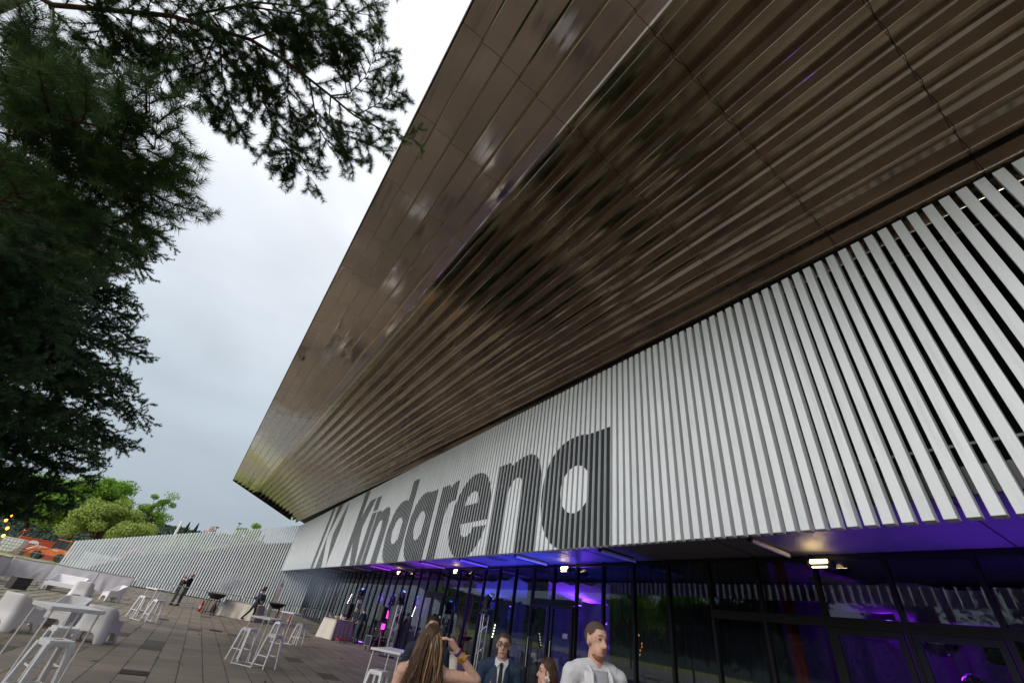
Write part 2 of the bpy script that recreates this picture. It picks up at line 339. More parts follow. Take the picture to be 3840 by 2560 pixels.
letters += [[[(16.92,3.61),(16.92,6.42),(16.10,6.42),(16.02,6.28),(15.82,6.40),(15.6,6.47),(15.31,6.48),(15.34,5.69),(15.6,5.69),(15.84,5.62),(16.0,5.42),(16.08,5.1),(16.10,3.61)]]]
letters += bowl(17.3, .78, 19.92, 6.42)
letters += bowl(20.05, .88, 22.86, 7.38)
letters += npoly(25.83, 23.2)
letters += [[[(26.0,3.61),(26.95,3.61),(26.95,6.43),(26.0,6.43)]], [[(26.0,6.53),(26.95,6.53),(26.95,7.38),(26.0,7.38)]]]
letters += [[[(30.25,3.61),(30.25,8.2),(29.2,8.2),(29.2,6.5),(28.35,7.38),(27.08,7.38),(28.15,5.75),(27.78,4.9),(27.08,3.61),(28.18,3.61),(28.9,4.5),(29.2,4.88),(29.2,3.61)]]]
letters += [[[(40.1,3.61),(40.1,8.2),(39.15,8.2),(39.15,3.61)]], [[(38.05,3.61),(38.05,8.2),(36.3,8.2),(37.1,7.0),(37.9,5.85),(37.4,5.2),(36.6,4.4),(36.0,3.61)]],
            [[(34.5,8.2),(35.3,7.2),(36.24,6.0),(35.9,5.3),(35.4,4.7),(34.54,3.66),(34.35,5.0),(34.15,6.3)]]]
def clip(poly, ax, v, ge):
    o = []; n = len(poly)
    for i in range(n):
        a, c = poly[i], poly[(i+1) % n]; ia = (a[ax] >= v) if ge else (a[ax] <= v); ic = (c[ax] >= v) if ge else (c[ax] <= v)
        if ia: o.append(a)
        if ia != ic:
            t = (v-a[ax])/(c[ax]-a[ax]); o.append((a[0]+(c[0]-a[0])*t, a[1]+(c[1]-a[1])*t))
    return o
b = MB()
for loops in letters:
    pl = [[Vector((p[0], p[1], 0)) for p in lp] for lp in loops]; flat = [p for lp in loops for p in lp]
    for tri in tessellate_polygon(pl):
        t3 = [flat[i] for i in tri]; lo = min(p[0] for p in t3); hi = max(p[0] for p in t3)
        for a, c in ys:
            if c < lo or a > hi: continue
            q = clip(clip(t3, 0, a+.003, True), 0, c-.003, False)
            q = clip(q, 1, ZB+.003, True) if len(q) > 2 else q
            if len(q) > 2: b.add([(XF-.004, p[0], p[1]) for p in q], [tuple(range(len(q)))])
b.build('lettering', m_letter, screen, fix=False)
# soffit behind the slats
b = MB(); b.box((8.85, 20.3, 4.075), (3.0, 71.6, .15)); b.build('soffit', m_soffit, arena)
y = -14.95; mj_ = mat('joint_dark', (.03, .03, .03), .6)
while y < 55: MB().box((8.85, y, 3.994), (2.98, .02, .012)).build('soffit_joint', mj_, arena); y += 4.1
MB().box((7.33, 20.3, 4.12), (.04, 71.6, .34)).build('soffit_edge', m_dark, arena)
N_, L_ = nodes(m_soffit); tcs = N_.new('ShaderNodeTexCoord'); wv_ = N_.new('ShaderNodeTexWave'); wv_.wave_type = 'BANDS'; wv_.bands_direction = 'Y'; wv_.inputs['Scale'].default_value = 8.5
L_.new(tcs.outputs['Object'], wv_.inputs['Vector']); bs_ = N_.new('ShaderNodeBump'); bs_.inputs['Strength'].default_value = .5; bs_.inputs['Distance'].default_value = .01; L_.new(wv_.outputs['Fac'], bs_.inputs['Height']); L_.new(bs_.outputs[0], N_['Principled BSDF'].inputs['Normal'])
# canopy of bronze mirror boards
def canopy_mat():
    m = bpy.data.materials.new('bronze_mirror'); m.use_nodes = True; N, L = nodes(m); b = N['Principled BSDF']
    b.inputs['Metallic'].default_value = 1
    t = N.new('ShaderNodeTexCoord'); g = N.new('ShaderNodeNewGeometry')
    n1 = N.new('ShaderNodeTexNoise'); n1.inputs['Scale'].default_value = .55; n1.inputs['Detail'].default_value = 6; L.new(t.outputs['Object'], n1.inputs['Vector'])
    cr_ = N.new('ShaderNodeMixRGB'); cr_.inputs[1].default_value = (.575, .51, .435, 1); cr_.inputs[2].default_value = (.69, .62, .54, 1); 
    ma = N.new('ShaderNodeMath'); ma.operation = 'MULTIPLY_ADD'; L.new(g.outputs['Random Per Island'], ma.inputs[0]); ma.inputs[1].default_value = .35; L.new(n1.outputs['Fac'], ma.inputs[2])
    L.new(ma.outputs[0], cr_.inputs[0]); L.new(cr_.outputs[0], b.inputs['Base Color'])
    n5 = N.new('ShaderNodeTexNoise'); n5.inputs['Scale'].default_value = 1.5; n5.inputs['Detail'].default_value = 8; L.new(t.outputs['Object'], n5.inputs['Vector'])
    mr = N.new('ShaderNodeMapRange'); mr.inputs[1].default_value = .3; mr.inputs[2].default_value = .75; mr.inputs[3].default_value = .06; mr.inputs[4].default_value = .17; L.new(n5.outputs['Fac'], mr.inputs[0]); L.new(mr.outputs[0], b.inputs['Roughness'])
    # each panel bulges its own way
    off = N.new('ShaderNodeVectorMath'); off.operation = 'MULTIPLY_ADD'
    cb = N.new('ShaderNodeCombineXYZ')
    for i in range(3): L.new(g.outputs['Random Per Island'], cb.inputs[i])
    L.new(cb.outputs[0], off.inputs[0]); off.inputs[1].default_value = (37, 91, 53); L.new(t.outputs['Object'], off.inputs[2])
    mp_ = N.new('ShaderNodeMapping'); mp_.inputs['Scale'].default_value = (2.4, .75, 1); L.new(off.outputs[0], mp_.inputs[0])
    n2 = N.new('ShaderNodeTexNoise'); n2.inputs['Scale'].default_value = 1.0; n2.inputs['Detail'].default_value = 1.2; n2.inputs['Roughness'].default_value = .35; L.new(mp_.outputs[0], n2.inputs['Vector'])
    bp = N.new('ShaderNodeBump'); bp.inputs['Strength'].default_value = .25; bp.inputs['Distance'].default_value = .04; L.new(n2.outputs['Fac'], bp.inputs['Height']); L.new(bp.outputs[0], b.inputs['Normal'])
    return m
m_bronze = canopy_mat()
m_riser = mat('bronze_riser', (.42, .375, .32), .10, 1, nscale=1.2, namt=.2)
PIT, SL = .442, .27
def cpt(u, yy): return (u-.022*yy, yy)
def cend(u): return 53.9+.34*u if u < 7 else 56.3        # far end of each board, along the skewed end edge
b = MB(); br = MB(); NB = 26
yl = [-18.9+2.02*i for i in range(40)]
def tilt(k): return R(2 if k < 3 else 5 if k < 5 else 7 if k == 5 else 28)
for kk in range(NB):
    if kk > 17: break          # boards stop here; black deck stands in for the shaded ones behind the slats
    u0 = -.34+PIT*kk; u1 = u0+PIT; z0 = 10.55-SL*PIT*kk; ye = cend(u0); zi = z0+PIT*math.tan(tilt(kk)); zn = z0-SL*PIT
    for i in range(len(yl)-1):
        a = yl[i]+.004; c = min(yl[i+1], ye)-.004
        if c-a < .1: continue
        J = lambda: rnd.uniform(-.0014, .0014)
        q = lambda u, yy, z: (u-.022*yy, yy, z)
        # face bows slightly between the lip and the back of the board
        rb_ = .085 if kk > 4 else .03
        prof = [(u0+.006, z0), (u0+PIT*.33, z0+(zi-z0)*.34), (u0+PIT*.62, z0+(zi-z0)*.68), (u1-rb_-.001, zi)]
        js = [J(), J(), J(), J()]
        top_ = [q(u_, a, z_+j_) for (u_, z_), j_ in zip(prof, js)]; bot_ = [q(u_, c, z_+j_) for (u_, z_), j_ in zip(prof, js[::-1])]
        b.add(top_+bot_, [(0, 1, 5, 4), (1, 2, 6, 5), (2, 3, 7, 6)])
        if kk < NB-1:
            br.add([q(u1-rb_, a, zi), q(u1-rb_, c, zi), q(u1, c, zn+.008), q(u1, a, zn+.008)], [(0, 1, 2, 3)]); b.add([q(u1, a, zn+.0075), q(u1, c, zn+.0075), q(u1+.007, c, zn), q(u1+.007, a, zn)], [(0, 1, 2, 3)])
b.build('canopy_boards', m_bronze, arena, fix=False)
br.build('canopy_risers', m_riser, arena, fix=False)
b = MB()
ua, ub = -.36, -.34+PIT*NB
za = 10.55+.42; zb_ = za-SL*(ub-ua)
P = lambda u, yy, z: (u-.022*yy, yy, z)
yn = -18.9
tops = [P(ua, yn, za), P(ub, yn, zb_), P(ub, 56.3, zb_), P(7, 56.3, za-SL*(7-ua)), P(ua, 53.9, za)]
tops2 = [(x, y_, z+.12) for x, y_, z in tops]
b.add(tops+tops2, [(0, 1, 2, 3, 4), (9, 8, 7, 6, 5)]+[(i, (i+1) % 5, 5+(i+1) % 5, 5+i) for i in range(5)])
b.build('canopy_shade_deck', m_black, arena)  # top sheet added above the boards to block sky light
b = MB(); p0, p1 = P(-.37, -18.9, 10.55), P(-.37, 53.95, 10.55)
b.add([p0, p1, (p1[0], p1[1], 11.08), (p0[0], p0[1], 11.08)], [(0, 1, 2, 3)])
b.build('canopy_edge', m_bronze, arena, solid=.02)
q0 = Vector(P(-.38, 53.98, 10.62)); q1 = Vector(P(7.0, 56.35, 8.55))
b = MB(); vs = []
for i in range(20):
    u = -.37+7.37*i/19; yy = 53.93+.34*max(u, -.36)+.02; zl = 10.55-SL*(u+.34); vs += [P(u, yy, zl-.03), P(u, yy, zl+.55)]
b.add(vs, [(2*i, 2*i+2, 2*i+3, 2*i+1) for i in range(19)]); b.build('canopy_end', m_black, arena, solid=.05)
# upper wall behind the slats, above the soffit
b = MB(); b.box((10.42, 20.3, 6.2), (.2, 71.6, 4.1)); b.build('upper_wall', mat('upper_black', (.008, .009, .010), .7, spec=.15), arena)
# end wall of the facade and slat corner
MB().box((7.25, 56.0, 5.92), (.36, .08, 4.62)).build('corner_post', m_slat, arena)

# ------------------------------------------------------------ glazing with dim rooms behind it
def glass_mat():
    m = bpy.data.materials.new('dark_glazing'); m.use_nodes = True; N, L = nodes(m)
    N.remove(N['Principled BSDF']); tr = N.new('ShaderNodeBsdfTransparent'); tr.inputs[0].default_value = (.72, .74, .80, 1)
    gl = N.new('ShaderNodeBsdfGlossy'); gl.inputs['Roughness'].default_value = 0; gl.inputs[0].default_value = (.80, .88, .92, 1)
    lw = N.new('ShaderNodeLayerWeight'); lw.inputs[0].default_value = .5; pw = N.new('ShaderNodeMath'); pw.operation = 'POWER'; pw.inputs[1].default_value = 4.0; L.new(lw.outputs['Facing'], pw.inputs[0]); fr = N.new('ShaderNodeMath'); fr.operation = 'MULTIPLY_ADD'; fr.inputs[1].default_value = .85; fr.inputs[2].default_value = .06; L.new(pw.outputs[0], fr.inputs[0]); mx = N.new('ShaderNodeMixShader'); L.new(fr.outputs[0], mx.inputs[0]); L.new(tr.outputs[0], mx.inputs[1]); L.new(gl.outputs[0], mx.inputs[2])
    t = N.new('ShaderNodeTexCoord'); n = N.new('ShaderNodeTexNoise'); n.inputs['Scale'].default_value = .5; n.inputs['Detail'].default_value = 1; L.new(t.outputs['Object'], n.inputs['Vector'])
    bp = N.new('ShaderNodeBump'); bp.inputs['Strength'].default_value = .045; bp.inputs['Distance'].default_value = .05; L.new(n.outputs['Fac'], bp.inputs['Height']); L.new(bp.outputs[0], gl.inputs['Normal'])
    L.new(mx.outputs[0], N['Material Output'].inputs[0]); return m
m_glaz = glass_mat()
XG = 10.3
first_win = None
mull = [2.02+1.206*i for i in range(-9, 45)]
door_bays = (9, 10, 20, 21, 11+12)
for i in range(len(mull)-1):
    a, c = mull[i], mull[i+1]
    wid = .07
    is_door = 11.2 < (a+c)/2 < 13.8 or 21.3 < (a+c)/2 < 24 or 1.9 < (a+c)/2 < 4.6
    b = MB(); b.box((XG, a, 2.0), (.12, .07, 4.0)); b.box((XG-.005, (a+c)/2, 3.93), (.11, c-a-.072, .08)); b.box((XG-.005, (a+c)/2, .05), (.11, c-a-.072, .1))
    if is_door or a < 6.3: b.box((XG-.003, (a+c)/2, 2.84), (.11, c-a-.072, .16))
    wf = b.build('window', m_frame, arena)
    if is_door:
        MB().box((XG, (a+c)/2, 3.4), (.012, c-a-.08, .94)).build('pane', m_glaz, wf)
        b = MB(); s = .09
        b.box((XG-.07, a+.1, 1.42), (.06, s, 2.66)); b.box((XG-.07, c-.1, 1.42), (.06, s, 2.66)); b.box((XG-.07, (a+c)/2, 2.70), (.058, c-a-.29, .1)); b.box((XG-.07, (a+c)/2, .16), (.058, c-a-.29, .12))
        d = b.build('door', m_frame, arena)
        MB().box((XG-.07, (a+c)/2, 1.42), (.012, c-a-.29, 2.44)).build('pane', m_glaz, d)
        MB().path([(XG-.1, c-.16, .95), (XG-.14, c-.16, .97), (XG-.14, c-.16, 1.75), (XG-.1, c-.16, 1.77)], .014, 8).build('handle', m_steel, d)
    else:
        MB().box((XG, (a+c)/2, 2.0), (.012, c-a-.08, 3.8)).build('pane', m_glaz, wf)
# room: floor, ceiling, walls, curtains
m_room = mat('room_wall', (.35, .33, .36), .8); m_rfloor = mat('room_floor', (.06, .06, .065), .3)
b = MB(); b.box((17.5, 20.3, -.05), (14.2, 71.6, .12)); b.build('room_floor', m_rfloor, arena)
b = MB(); b.box((17.6, 20.3, 4.3), (14.0, 71.6, .1)); b.build('room_ceiling', mat('room_ceiling', (.2, .19, .22), .8), arena)
b = MB(); b.box((24.6, 20.3, 2.1), (.1, 71.6, 4.4)); b.build('room_wall', m_room, arena)
b = MB(); b.box((17.5, -15.5, 2.1), (14, .1, 4.4)); b.box((17.5, 55.6, 2.1), (14, .1, 4.4)); b.build('room_end_wall', m_room, arena)
m_curt = mat('black_curtain', (.035, .035, .04), .95); m_redc = mat('red_curtain', (.22, .01, .015), .9)
def curtain(x, y0, y1, m, nm, z1=4.1, amp=.05, pit=.22, lbl=None):
    n = max(4, int((y1-y0)/pit*6)); vs = []; fs = []
    for i in range(n+1):
        yy = y0+(y1-y0)*i/n; xx = x+amp*math.sin(2*math.pi*(yy-y0)/pit+.7*math.sin(yy*3))
        vs += [(xx, yy, .03), (xx, yy, z1)]
    for i in range(n): fs.append((2*i, 2*i+2, 2*i+3, 2*i+1))
    o = MB().add(vs, fs).build(nm, m, None, smooth=True)
    return tag(o, lbl, 'curtain', 'stage curtains behind the glazing')
curtain(10.75, 5.6, 10.6, m_curt, 'curtain', lbl='black curtain behind the dark glazing right of the man in white')
curtain(10.9, -9, 1.6, m_curt, 'curtain', lbl='black curtain behind the glazing at the far right edge')
curtain(11.1, 14.2, 15.6, m_curt, 'curtain', lbl='narrow black curtain left of the blue-lit glass door')
curtain(10.8, 5.25, 5.55, m_redc, 'curtain', lbl='narrow red curtain edge beside the mirror ball room')
curtain(11.4, 20.4, 21.6, m_redc, 'curtain', lbl='red curtain lit behind the open door near the long-haired woman')
curtain(11.6, 24.6, 34, m_curt, 'curtain', lbl='long black curtain behind the glazing at the light towers')
curtain(11.6, 36, 54, m_curt, 'curtain', lbl='farthest black curtain behind the smoky end of the glazing')
m_bd = mat('backdrop_cloth', (.13, .125, .14), .9)
curtain(14.6, 9.5, 23, m_bd, 'backdrop', 3.9, .12, .6, lbl='pale cloth backdrop inside the room behind the glass double door')
curtain(15.5, 1.0, 8.6, m_bd, 'backdrop', 3.9, .1, .7, lbl='pale cloth backdrop behind the mirror balls')
# ceiling drapes (white cloth swags) inside
def swag(y0, y1, lbl):
    vs = []; fs = []; n = 24; mm_ = 16
    for i in range(n+1):
        for j in range(mm_+1):
            x = 11.2+12*j/mm_; yy = y0+(y1-y0)*i/n
            z = 3.75-.38*abs(math.sin(math.pi*j/4))-.22*math.sin(math.pi*i/n)+.05*math.sin(i*1.7+j)
            vs.append((x, yy, z))
    for i in range(n):
        for j in range(mm_): k_ = i*(mm_+1)+j; fs.append((k_, k_+1, k_+mm_+2, k_+mm_+1))
    tag(MB().add(vs, fs).build('ceiling_drape', mat('drape_cloth', (.6, .58, .62), .9), None, smooth=True), lbl, 'drape', 'cloth swags under the room ceiling')
swag(9.2, 15.8, 'purple-lit cloth swags over the room behind the glass double door')
swag(16.5, 24, 'purple-lit cloth swags over the room behind the long-haired woman')
swag(-4, 5.0, 'violet-lit ceiling cloth over the mirror ball room')

# lamps --------------------------------------------------------
def light(name, kind, loc, energy, col, size=.3, target=None, parent=None, spot=70, blend=.7, spread=None):
    d = bpy.data.lights.new(name, kind); d.energy = energy; d.color = col
    if kind == 'AREA': d.size = size
    elif kind == 'SPOT': d.spot_size = R(spot); d.spot_blend = blend; d.shadow_soft_size = size
    else: d.shadow_soft_size = size
    o = bpy.data.objects.new(name, d); C.objects.link(o); o.location = loc
    if target is not None: o.rotation_euler = (Vector(target)-Vector(loc)).to_track_quat('-Z', 'Y').to_euler()
    if parent: o.parent = parent
    return o
VIO, BLU, PUR, MAG = (.30, .05, 1), (.05, .08, 1), (.20, .03, 1), (.75, .02, .6)
m_led_v = mat('led_violet', (.1, .05, .3), .4, emit=(.35, .15, 1), estr=2.5)
m_led_b = mat('led_blue', (.05, .05, .3), .4, emit=(.1, .2, 1), estr=2)
m_led_w = mat('led_white', (.8, .8, .8), .4, emit=(.95, .93, 1), estr=3.5)
m_led_m = mat('led_magenta', (.4, .05, .3), .5, emit=(1, .05, .6), estr=1.3)
def uplight(x, y, col, energy, m, lbl, tgt, spot=95):
    t = thing('floor_uplight', lbl, 'stage light', (x, y, 0), .2, 'floor uplights along the glazing')
    MB().box((0, 0, .06), (.22, .5, .06)).box((0, .2, .02), (.2, .04, .04)).box((0, -.2, .02), (.2, .04, .04)).build('housing', m_black, t, bevel=.008)
    MB().box((0, 0, .093), (.14, .44, .008)).build('lens', m, t)
    lo = light('glow', 'SPOT', (0, 0, .12), energy, col, .12, None, t, spot)
    lo.rotation_euler = (Vector(tgt)-Vector((x, y, .12))).to_track_quat('-Z', 'Y').to_euler()
    t.rotation_euler = (0, 0, 0)
    return t
UL = [(29.3, (.42, .03, 1), 300, m_led_v, 'violet floor uplight behind the cooks and buffet'), (25.9, (.34, .03, 1), 300, m_led_v, 'added violet floor uplight filling the soffit wash behind the flight case'), (22.1, (.26, .04, 1), 330, m_led_v, 'violet floor uplight at the foot of the truss tower'),  # the flight-case uplight is an added filler for the soffit wash
      (18.7, (.14, .05, 1), 300, m_led_b, 'added blue-violet floor uplight filling the soffit wash behind the long-haired woman'), (16.0, (.09, .06, 1), 330, m_led_b, 'blue floor uplight between truss tower and glass door'), (13.0, (.05, .08, 1), 380, m_led_b, 'blue floor uplight before the glass door behind the bespectacled man'), (10.3, (.05, .06, 1), 150, m_led_b, 'added blue floor uplight filling the soffit wash right of the glass door'),  # uplights behind the woman and right of the door are added fillers
      (2.6, (.15, .03, 1), 90, m_led_v, 'purple floor uplight below the right edge of the glazing'), (.4, (.18, .03, 1), 130, m_led_v, 'brighter purple floor uplight farther right'), (-2.0, (.18, .03, 1), 100, m_led_v, 'purple floor uplight outside the right edge')]
for yy, col_, e_, m_, lab in UL: uplight(9.35, yy, col_, e_*2.5, m_, lab, (9.35, yy+.1, 4), 64)
# room lights stay inside; those close behind the glazing are added to tint it
def wash(x, y, z, col, e, lbl, size=.5):
    t = thing('wash_light', lbl, 'stage light', (x, y, z), 0, 'wash lights hung inside')
    MB().cyl((0, 0, .02), (0, 0, .24), .11, .11, 16).build('can', m_black, t); MB().cyl((0, 0, 0), (0, 0, .018), .10, .10, 16).build('lens', m_led_v, t)
    MB().path([(-.14, 0, .12), (-.14, 0, .34), (.14, 0, .34), (.14, 0, .12)], .012, 6).build('yoke', m_dark, t)
    light('glow', 'POINT', (0, 0, -.3), e*.55, col, .2, None, t)
    return t
wash(12.3, 13.8, 3.0, (.22, .04, 1), 230, 'violet wash lamp inside the room behind the glass double door')
wash(13.8, 4.6, 3.3, (.24, .02, .75), 75, 'violet wash lamp inside the mirror ball room')
wash(12.2, 20.0, 3.0, (.08, .06, 1), 70, 'violet wash lamp inside the room behind the long-haired woman')
wash(11.6, 17.3, 2.7, (.04, .07, 1), 70, 'added blue lamp tinting the glazing left of the double door')  # this lamp and those below are added to tint the glass
wash(11.0, 26.5, 2.7, (.30, .04, 1), 130, 'added violet lamp tinting the glazing at the light towers')
wash(11.0, 33.0, 2.7, (.30, .04, 1), 130, 'far added violet lamp tinting the glazing beyond the cooks')
# soffit tubes
m_tube = mat('tube_diffuser', (.65, .66, .70), .35)
tubelab = ['nearest soffit tube lamp above the dark glazing at right', 'soffit tube lamp above the man in white', 'soffit tube lamp under the final letter a', 'soffit tube lamp under the letter e', 'soffit tube lamp under the letter r', 'soffit tube lamp under the first letter a', 'soffit tube lamp under the letter d', 'soffit tube lamp under the letter n', 'soffit tube lamp under the letter k', 'last soffit tube lamp before the emblem']
tp = None
for i, yy in enumerate((4.7, 8.85, 12.92, 17.05, 21.2, 25.22, 29.3, 33.35, 37.4, 41.5)):
    if tp is None:
        tp = thing('tube_lamp', tubelab[0], 'ceiling lamp', (8.55, yy, 3.93), 0, 'tube lamps across the soffit')
        MB().cyl((.03, 0, 0), (1.37, 0, 0), .045, .045, 12).build('diffuser', m_tube, tp, smooth=False)
        for xx in (0, 1.4): MB().cyl((xx-.03, 0, 0), (xx+.03, 0, 0), .05, .05, 12).build('end_cap', m_dark, tp)
        MB().box((.7, 0, .055), (1.2, .03, .03)).build('bracket', m_dark, tp)
    else: dup(tp, (8.55, yy, 3.93), 0, tubelab[i])
# warm halogen heaters high on the glazing
m_warm = mat('halogen_glow', (.9, .8, .5), .4, emit=(1, .72, .28), estr=14)
hp = None
for yy, lab in ((4.15, 'lit warm halogen lamp above the dark glazing at right'), (11.9, 'lit warm halogen lamp above the blue glass door'), (19.9, 'lit warm halogen lamp above the long-haired woman'), (27.6, 'small far halogen lamp above the cooks')):
    if hp is None:
        hp = thing('halogen_lamp', lab, 'wall lamp', (9.95, yy, 3.74), 0, 'halogen lamps along the head of the glazing')
        MB().path([(0, -.19, 0), (0, .19, 0)], .075, 12).build('housing', m_dark, hp)
        MB().box((-.055, 0, .05), (.05, .30, .07), rotm(0, .6, 0)).build('lamp_tube', m_warm, hp)
        MB().box((-.078, 0, -.045), (.012, .26, .016)).build('lower_slot', m_warm, hp)
        for s in (-1, 1): MB().cyl((0, s*.19, 0), (0, s*.23, 0), .09, .08, 14).build('end_cap', m_black, hp)
        MB().path([(.02, -.2, .02), (.06, -.27, .05), (.1, -.24, .14), (.25, -.2, .2)], .006, 6).build('cable', m_black, hp)
        light('glow', 'POINT', (-.13, 0, .12), .28, (1, .65, .25), .06, None, hp)
    else: dup(hp, (9.95, yy, 3.74), 0, lab)
# mirror balls
def mball(x, y, z, r, lbl):
    t = thing('mirror_ball', lbl, 'mirror ball', (x, y, z), 0, 'mirror balls in the violet room')
    b = MB(); b.ell((0, 0, 0), (r, r, r), None, 32, 20); b.build('ball', mat('mirror_tiles', (.75, .72, .78), .12, 1), t, fix=True)
    MB().cyl((0, 0, r), (0, 0, 4.2-z), .008, .008, 6).build('cord', m_dark, t)
mball(13.0, 3.65, 3.02, .36, 'larger mirror ball hanging in the violet room at right')
mball(13.2, 3.35, 2.25, .22, 'smaller mirror ball below the larger one')

# moving heads (proto) + truss towers ---------------------------
def moving_head(loc, rz, lbl, tilt=.5, hang=False):
    t = thing('moving_head', lbl, 'stage light', loc, rz, 'moving head stage lights')
    s = -1 if hang else 1
    MB().box((0, 0, s*.06), (.36, .28, .12)).build('base', m_black, t, bevel=.02)
    MB().box((-.17, 0, s*.27), (.05, .12, .32)).box((.17, 0, s*.27), (.05, .12, .32)).box((0, 0, s*.135), (.36, .14, .03)).build('yoke', m_black, t, bevel=.01)
    rt = rotm(tilt, 0, 0); c = Vector((0, 0, s*.36))
    b = MB(); b.lathe([(.07, -.20), (.13, -.17), (.135, .0), (.12, .16), (.115, .22)], c, 18, rt); b.build('head', m_black, t, smooth=True)
    b = MB(); b.lathe([(.02, .222), (.075, .224), (.08, .23), (.02, .231)], c, 18, rt); b.build('lens', m_led_b, t)
    return t
def truss_tower(loc, h, lbl, rz=.3, w_=.26):
    t = thing('truss_tower', lbl, 'truss tower', loc, rz, 'triangular truss towers with stage lights')
    b = MB(); P3 = [Vector((w_/2*math.cos(a)*1.15, w_/2*math.sin(a)*1.15, 0)) for a in (R(90), R(210), R(330))]
    for p in P3: b.cyl(p+Vector((0, 0, .06)), p+Vector((0, 0, h)), .022, .022, 8)
    n = int(h/.28)
    for i in range(n):
        for k in range(3):
            a, c = P3[k], P3[(k+1) % 3]
            if i % 2: a, c = c, a
            b.cyl(a+Vector((0, 0, .06+h*i/n)), c+Vector((0, 0, h*(i+1)/n)), .009, .009, 6)
    b.build('truss', mat('truss_aluminium', (.55, .55, .58), .3, .9), t)
    MB().cyl((0, 0, 0), (0, 0, .05), .38, .38, 28).build('base_plate', m_black, t)
    MB().cyl((0, 0, h), (0, 0, h+.03), .24, .24, 20).build('top_plate', m_black, t)
    return t
truss_tower((8.9, 23.4, 0), 2.1, 'lit truss tower standing by the flight case'); moving_head((8.9, 23.4, 2.14), .3, 'moving head on the truss tower by the flight case')
truss_tower((9.2, 31.5, 0), 2.1, 'far truss tower behind the cooks'); moving_head((9.2, 31.5, 2.14), -.4, 'moving head on the far truss tower behind the cooks')
truss_tower((9.2, 15.4, 0), 2.2, 'truss tower behind the bespectacled man'); moving_head((9.2, 15.4, 2.24), .8, 'moving head above the bespectacled man')
truss_tower((12.6, 12.6, 0), 2.6, 'truss tower inside the room behind the glass door'); moving_head((12.2, 12.0, 3.6), .2, 'moving head hung inside the room behind the glass door', .9, True)
moving_head((13.0, 2.85, 3.2), .2, 'moving head hung right of the mirror balls', .2, True); moving_head((13.0, 2.4, 3.15), 1.1, 'second moving head hung right of the mirror balls', .3, True)
def led_bar(loc, rz, lbl, n=6, tilt=.25):
    t = thing('led_batten', lbl, 'stage light', loc, rz, 'battens of white LED dots')
    rt = rotm(0, tilt, 0); b = MB(); b.box((0, 0, 0), (.08, .07, n*.085+.06), rt); b.build('housing', m_black, t)
    b = MB()
    for i in range(n):
        b.ell(rt @ Vector((-.02, -.04, (i-(n-1)/2)*.085))+Vector((0, 0, 0)), (.02, .02, .02), None, 8, 6)
    b.build('led_dots', m_led_w, t); MB().cyl((0, .06, -.3), (0, .06, -loc[2]+.02), .015, .015, 8).build('stand', m_black, t)
led_bar((10.05, 24.2, 1.95), .5, 'white LED dot batten leaning near the open door', 6)
led_bar((8.5, 31.4, 2.05), .5, 'white LED dot batten at the far truss tower', 7)
led_bar((9.2, 14.7, 1.75), .5, 'short white LED dot batten beside the bespectacled man', 5)
led_bar((11.6, 12.4, 1.7), .1, 'white LED dot batten seen through the glass double door', 6, 0)
def speaker(loc, rz, lbl):
    t = thing('loudspeaker', lbl, 'loudspeaker', loc, rz, 'black loudspeakers on poles')
    MB().box((0, 0, .42), (.34, .34, .62)).build('cabinet', mat('speaker_black', (.03, .03, .035), .6), t, bevel=.03)
    MB().box((0, -.176, .42), (.28, .012, .54)).build('grille', m_dark, t)
    MB().cyl((0, 0, -loc[2]+.02), (0, 0, .12), .02, .02, 10).build('pole', m_black, t)
    return t
speaker((8.35, 24.0, 1.2), .4, 'dark loudspeaker on a pole left of the truss tower'); speaker((8.6, 31.0, 1.1), .3, 'far loudspeaker on a pole by the far truss tower')
# LED panel on a tripod
t = thing('led_panel_stand', 'magenta LED panel on a tripod above the flight case', 'stage light', (8.75, 24.6, 0), .5)
b = MB()
for a in (0, 2.1, 4.2): b.path([(0, 0, .92), (.34*math.cos(a), .34*math.sin(a), .01)], .014, 6)
b.build('tripod', mat('tripod_red', (.2, .03, .08), .4), t)
MB().box((0, 0, 1.12), (.34, .07, .34), rotm(0, 0, .1)).build('panel', m_black, t, bevel=.01)
MB().box((-.005, -.045, 1.10), (.28, .012, .24), rotm(0, 0, .1)).build('led_field', m_led_m, t)
MB().box((0, 0, 1.42), (.36, .12, .07)).build('bracket', m_black, t)
MB().prism([(-.15, 1.46), (.17, 1.46), (.1, 1.80), (-.06, 1.80)], 'y', -.05, .05).build('second_panel', m_led_m, t)
# flight case
t = thing('flight_case', 'black flight case with metal edges on castors', 'flight case', (9.0, 25.7, 0), .32)
MB().box((0, 0, .40), (.98, .48, .42)).build('shell', mat('case_black', (.03, .025, .05), .35), t, bevel=.01)
b = MB()
for sx in (-1, 1):
    for sy in (-1, 1): b.box((sx*.49, sy*.24, .40), (.035, .035, .44))
    for sz in (.19, .61): b.box((sx*.49, 0, sz), (.035, .46, .03))
for sy in (-1, 1):
    for sz in (.19, .61, .50): b.box((0, sy*.241, sz), (.96, .022, .03))
b.build('edge_profiles', m_steel, t)
for sx in (-.3, .3): MB().box((sx, -.256, .50), (.09, .02, .09)).build('latch', m_steel, t)
for sx in (-.38, .38):
    for sy in (-.17, .17):
        c_ = MB().box((sx, sy, .16), (.06, .05, .06)).cyl((sx-.02, sy, .06), (sx+.02, sy, .06), .06, .06, 14).build('castor', m_tyre, t)
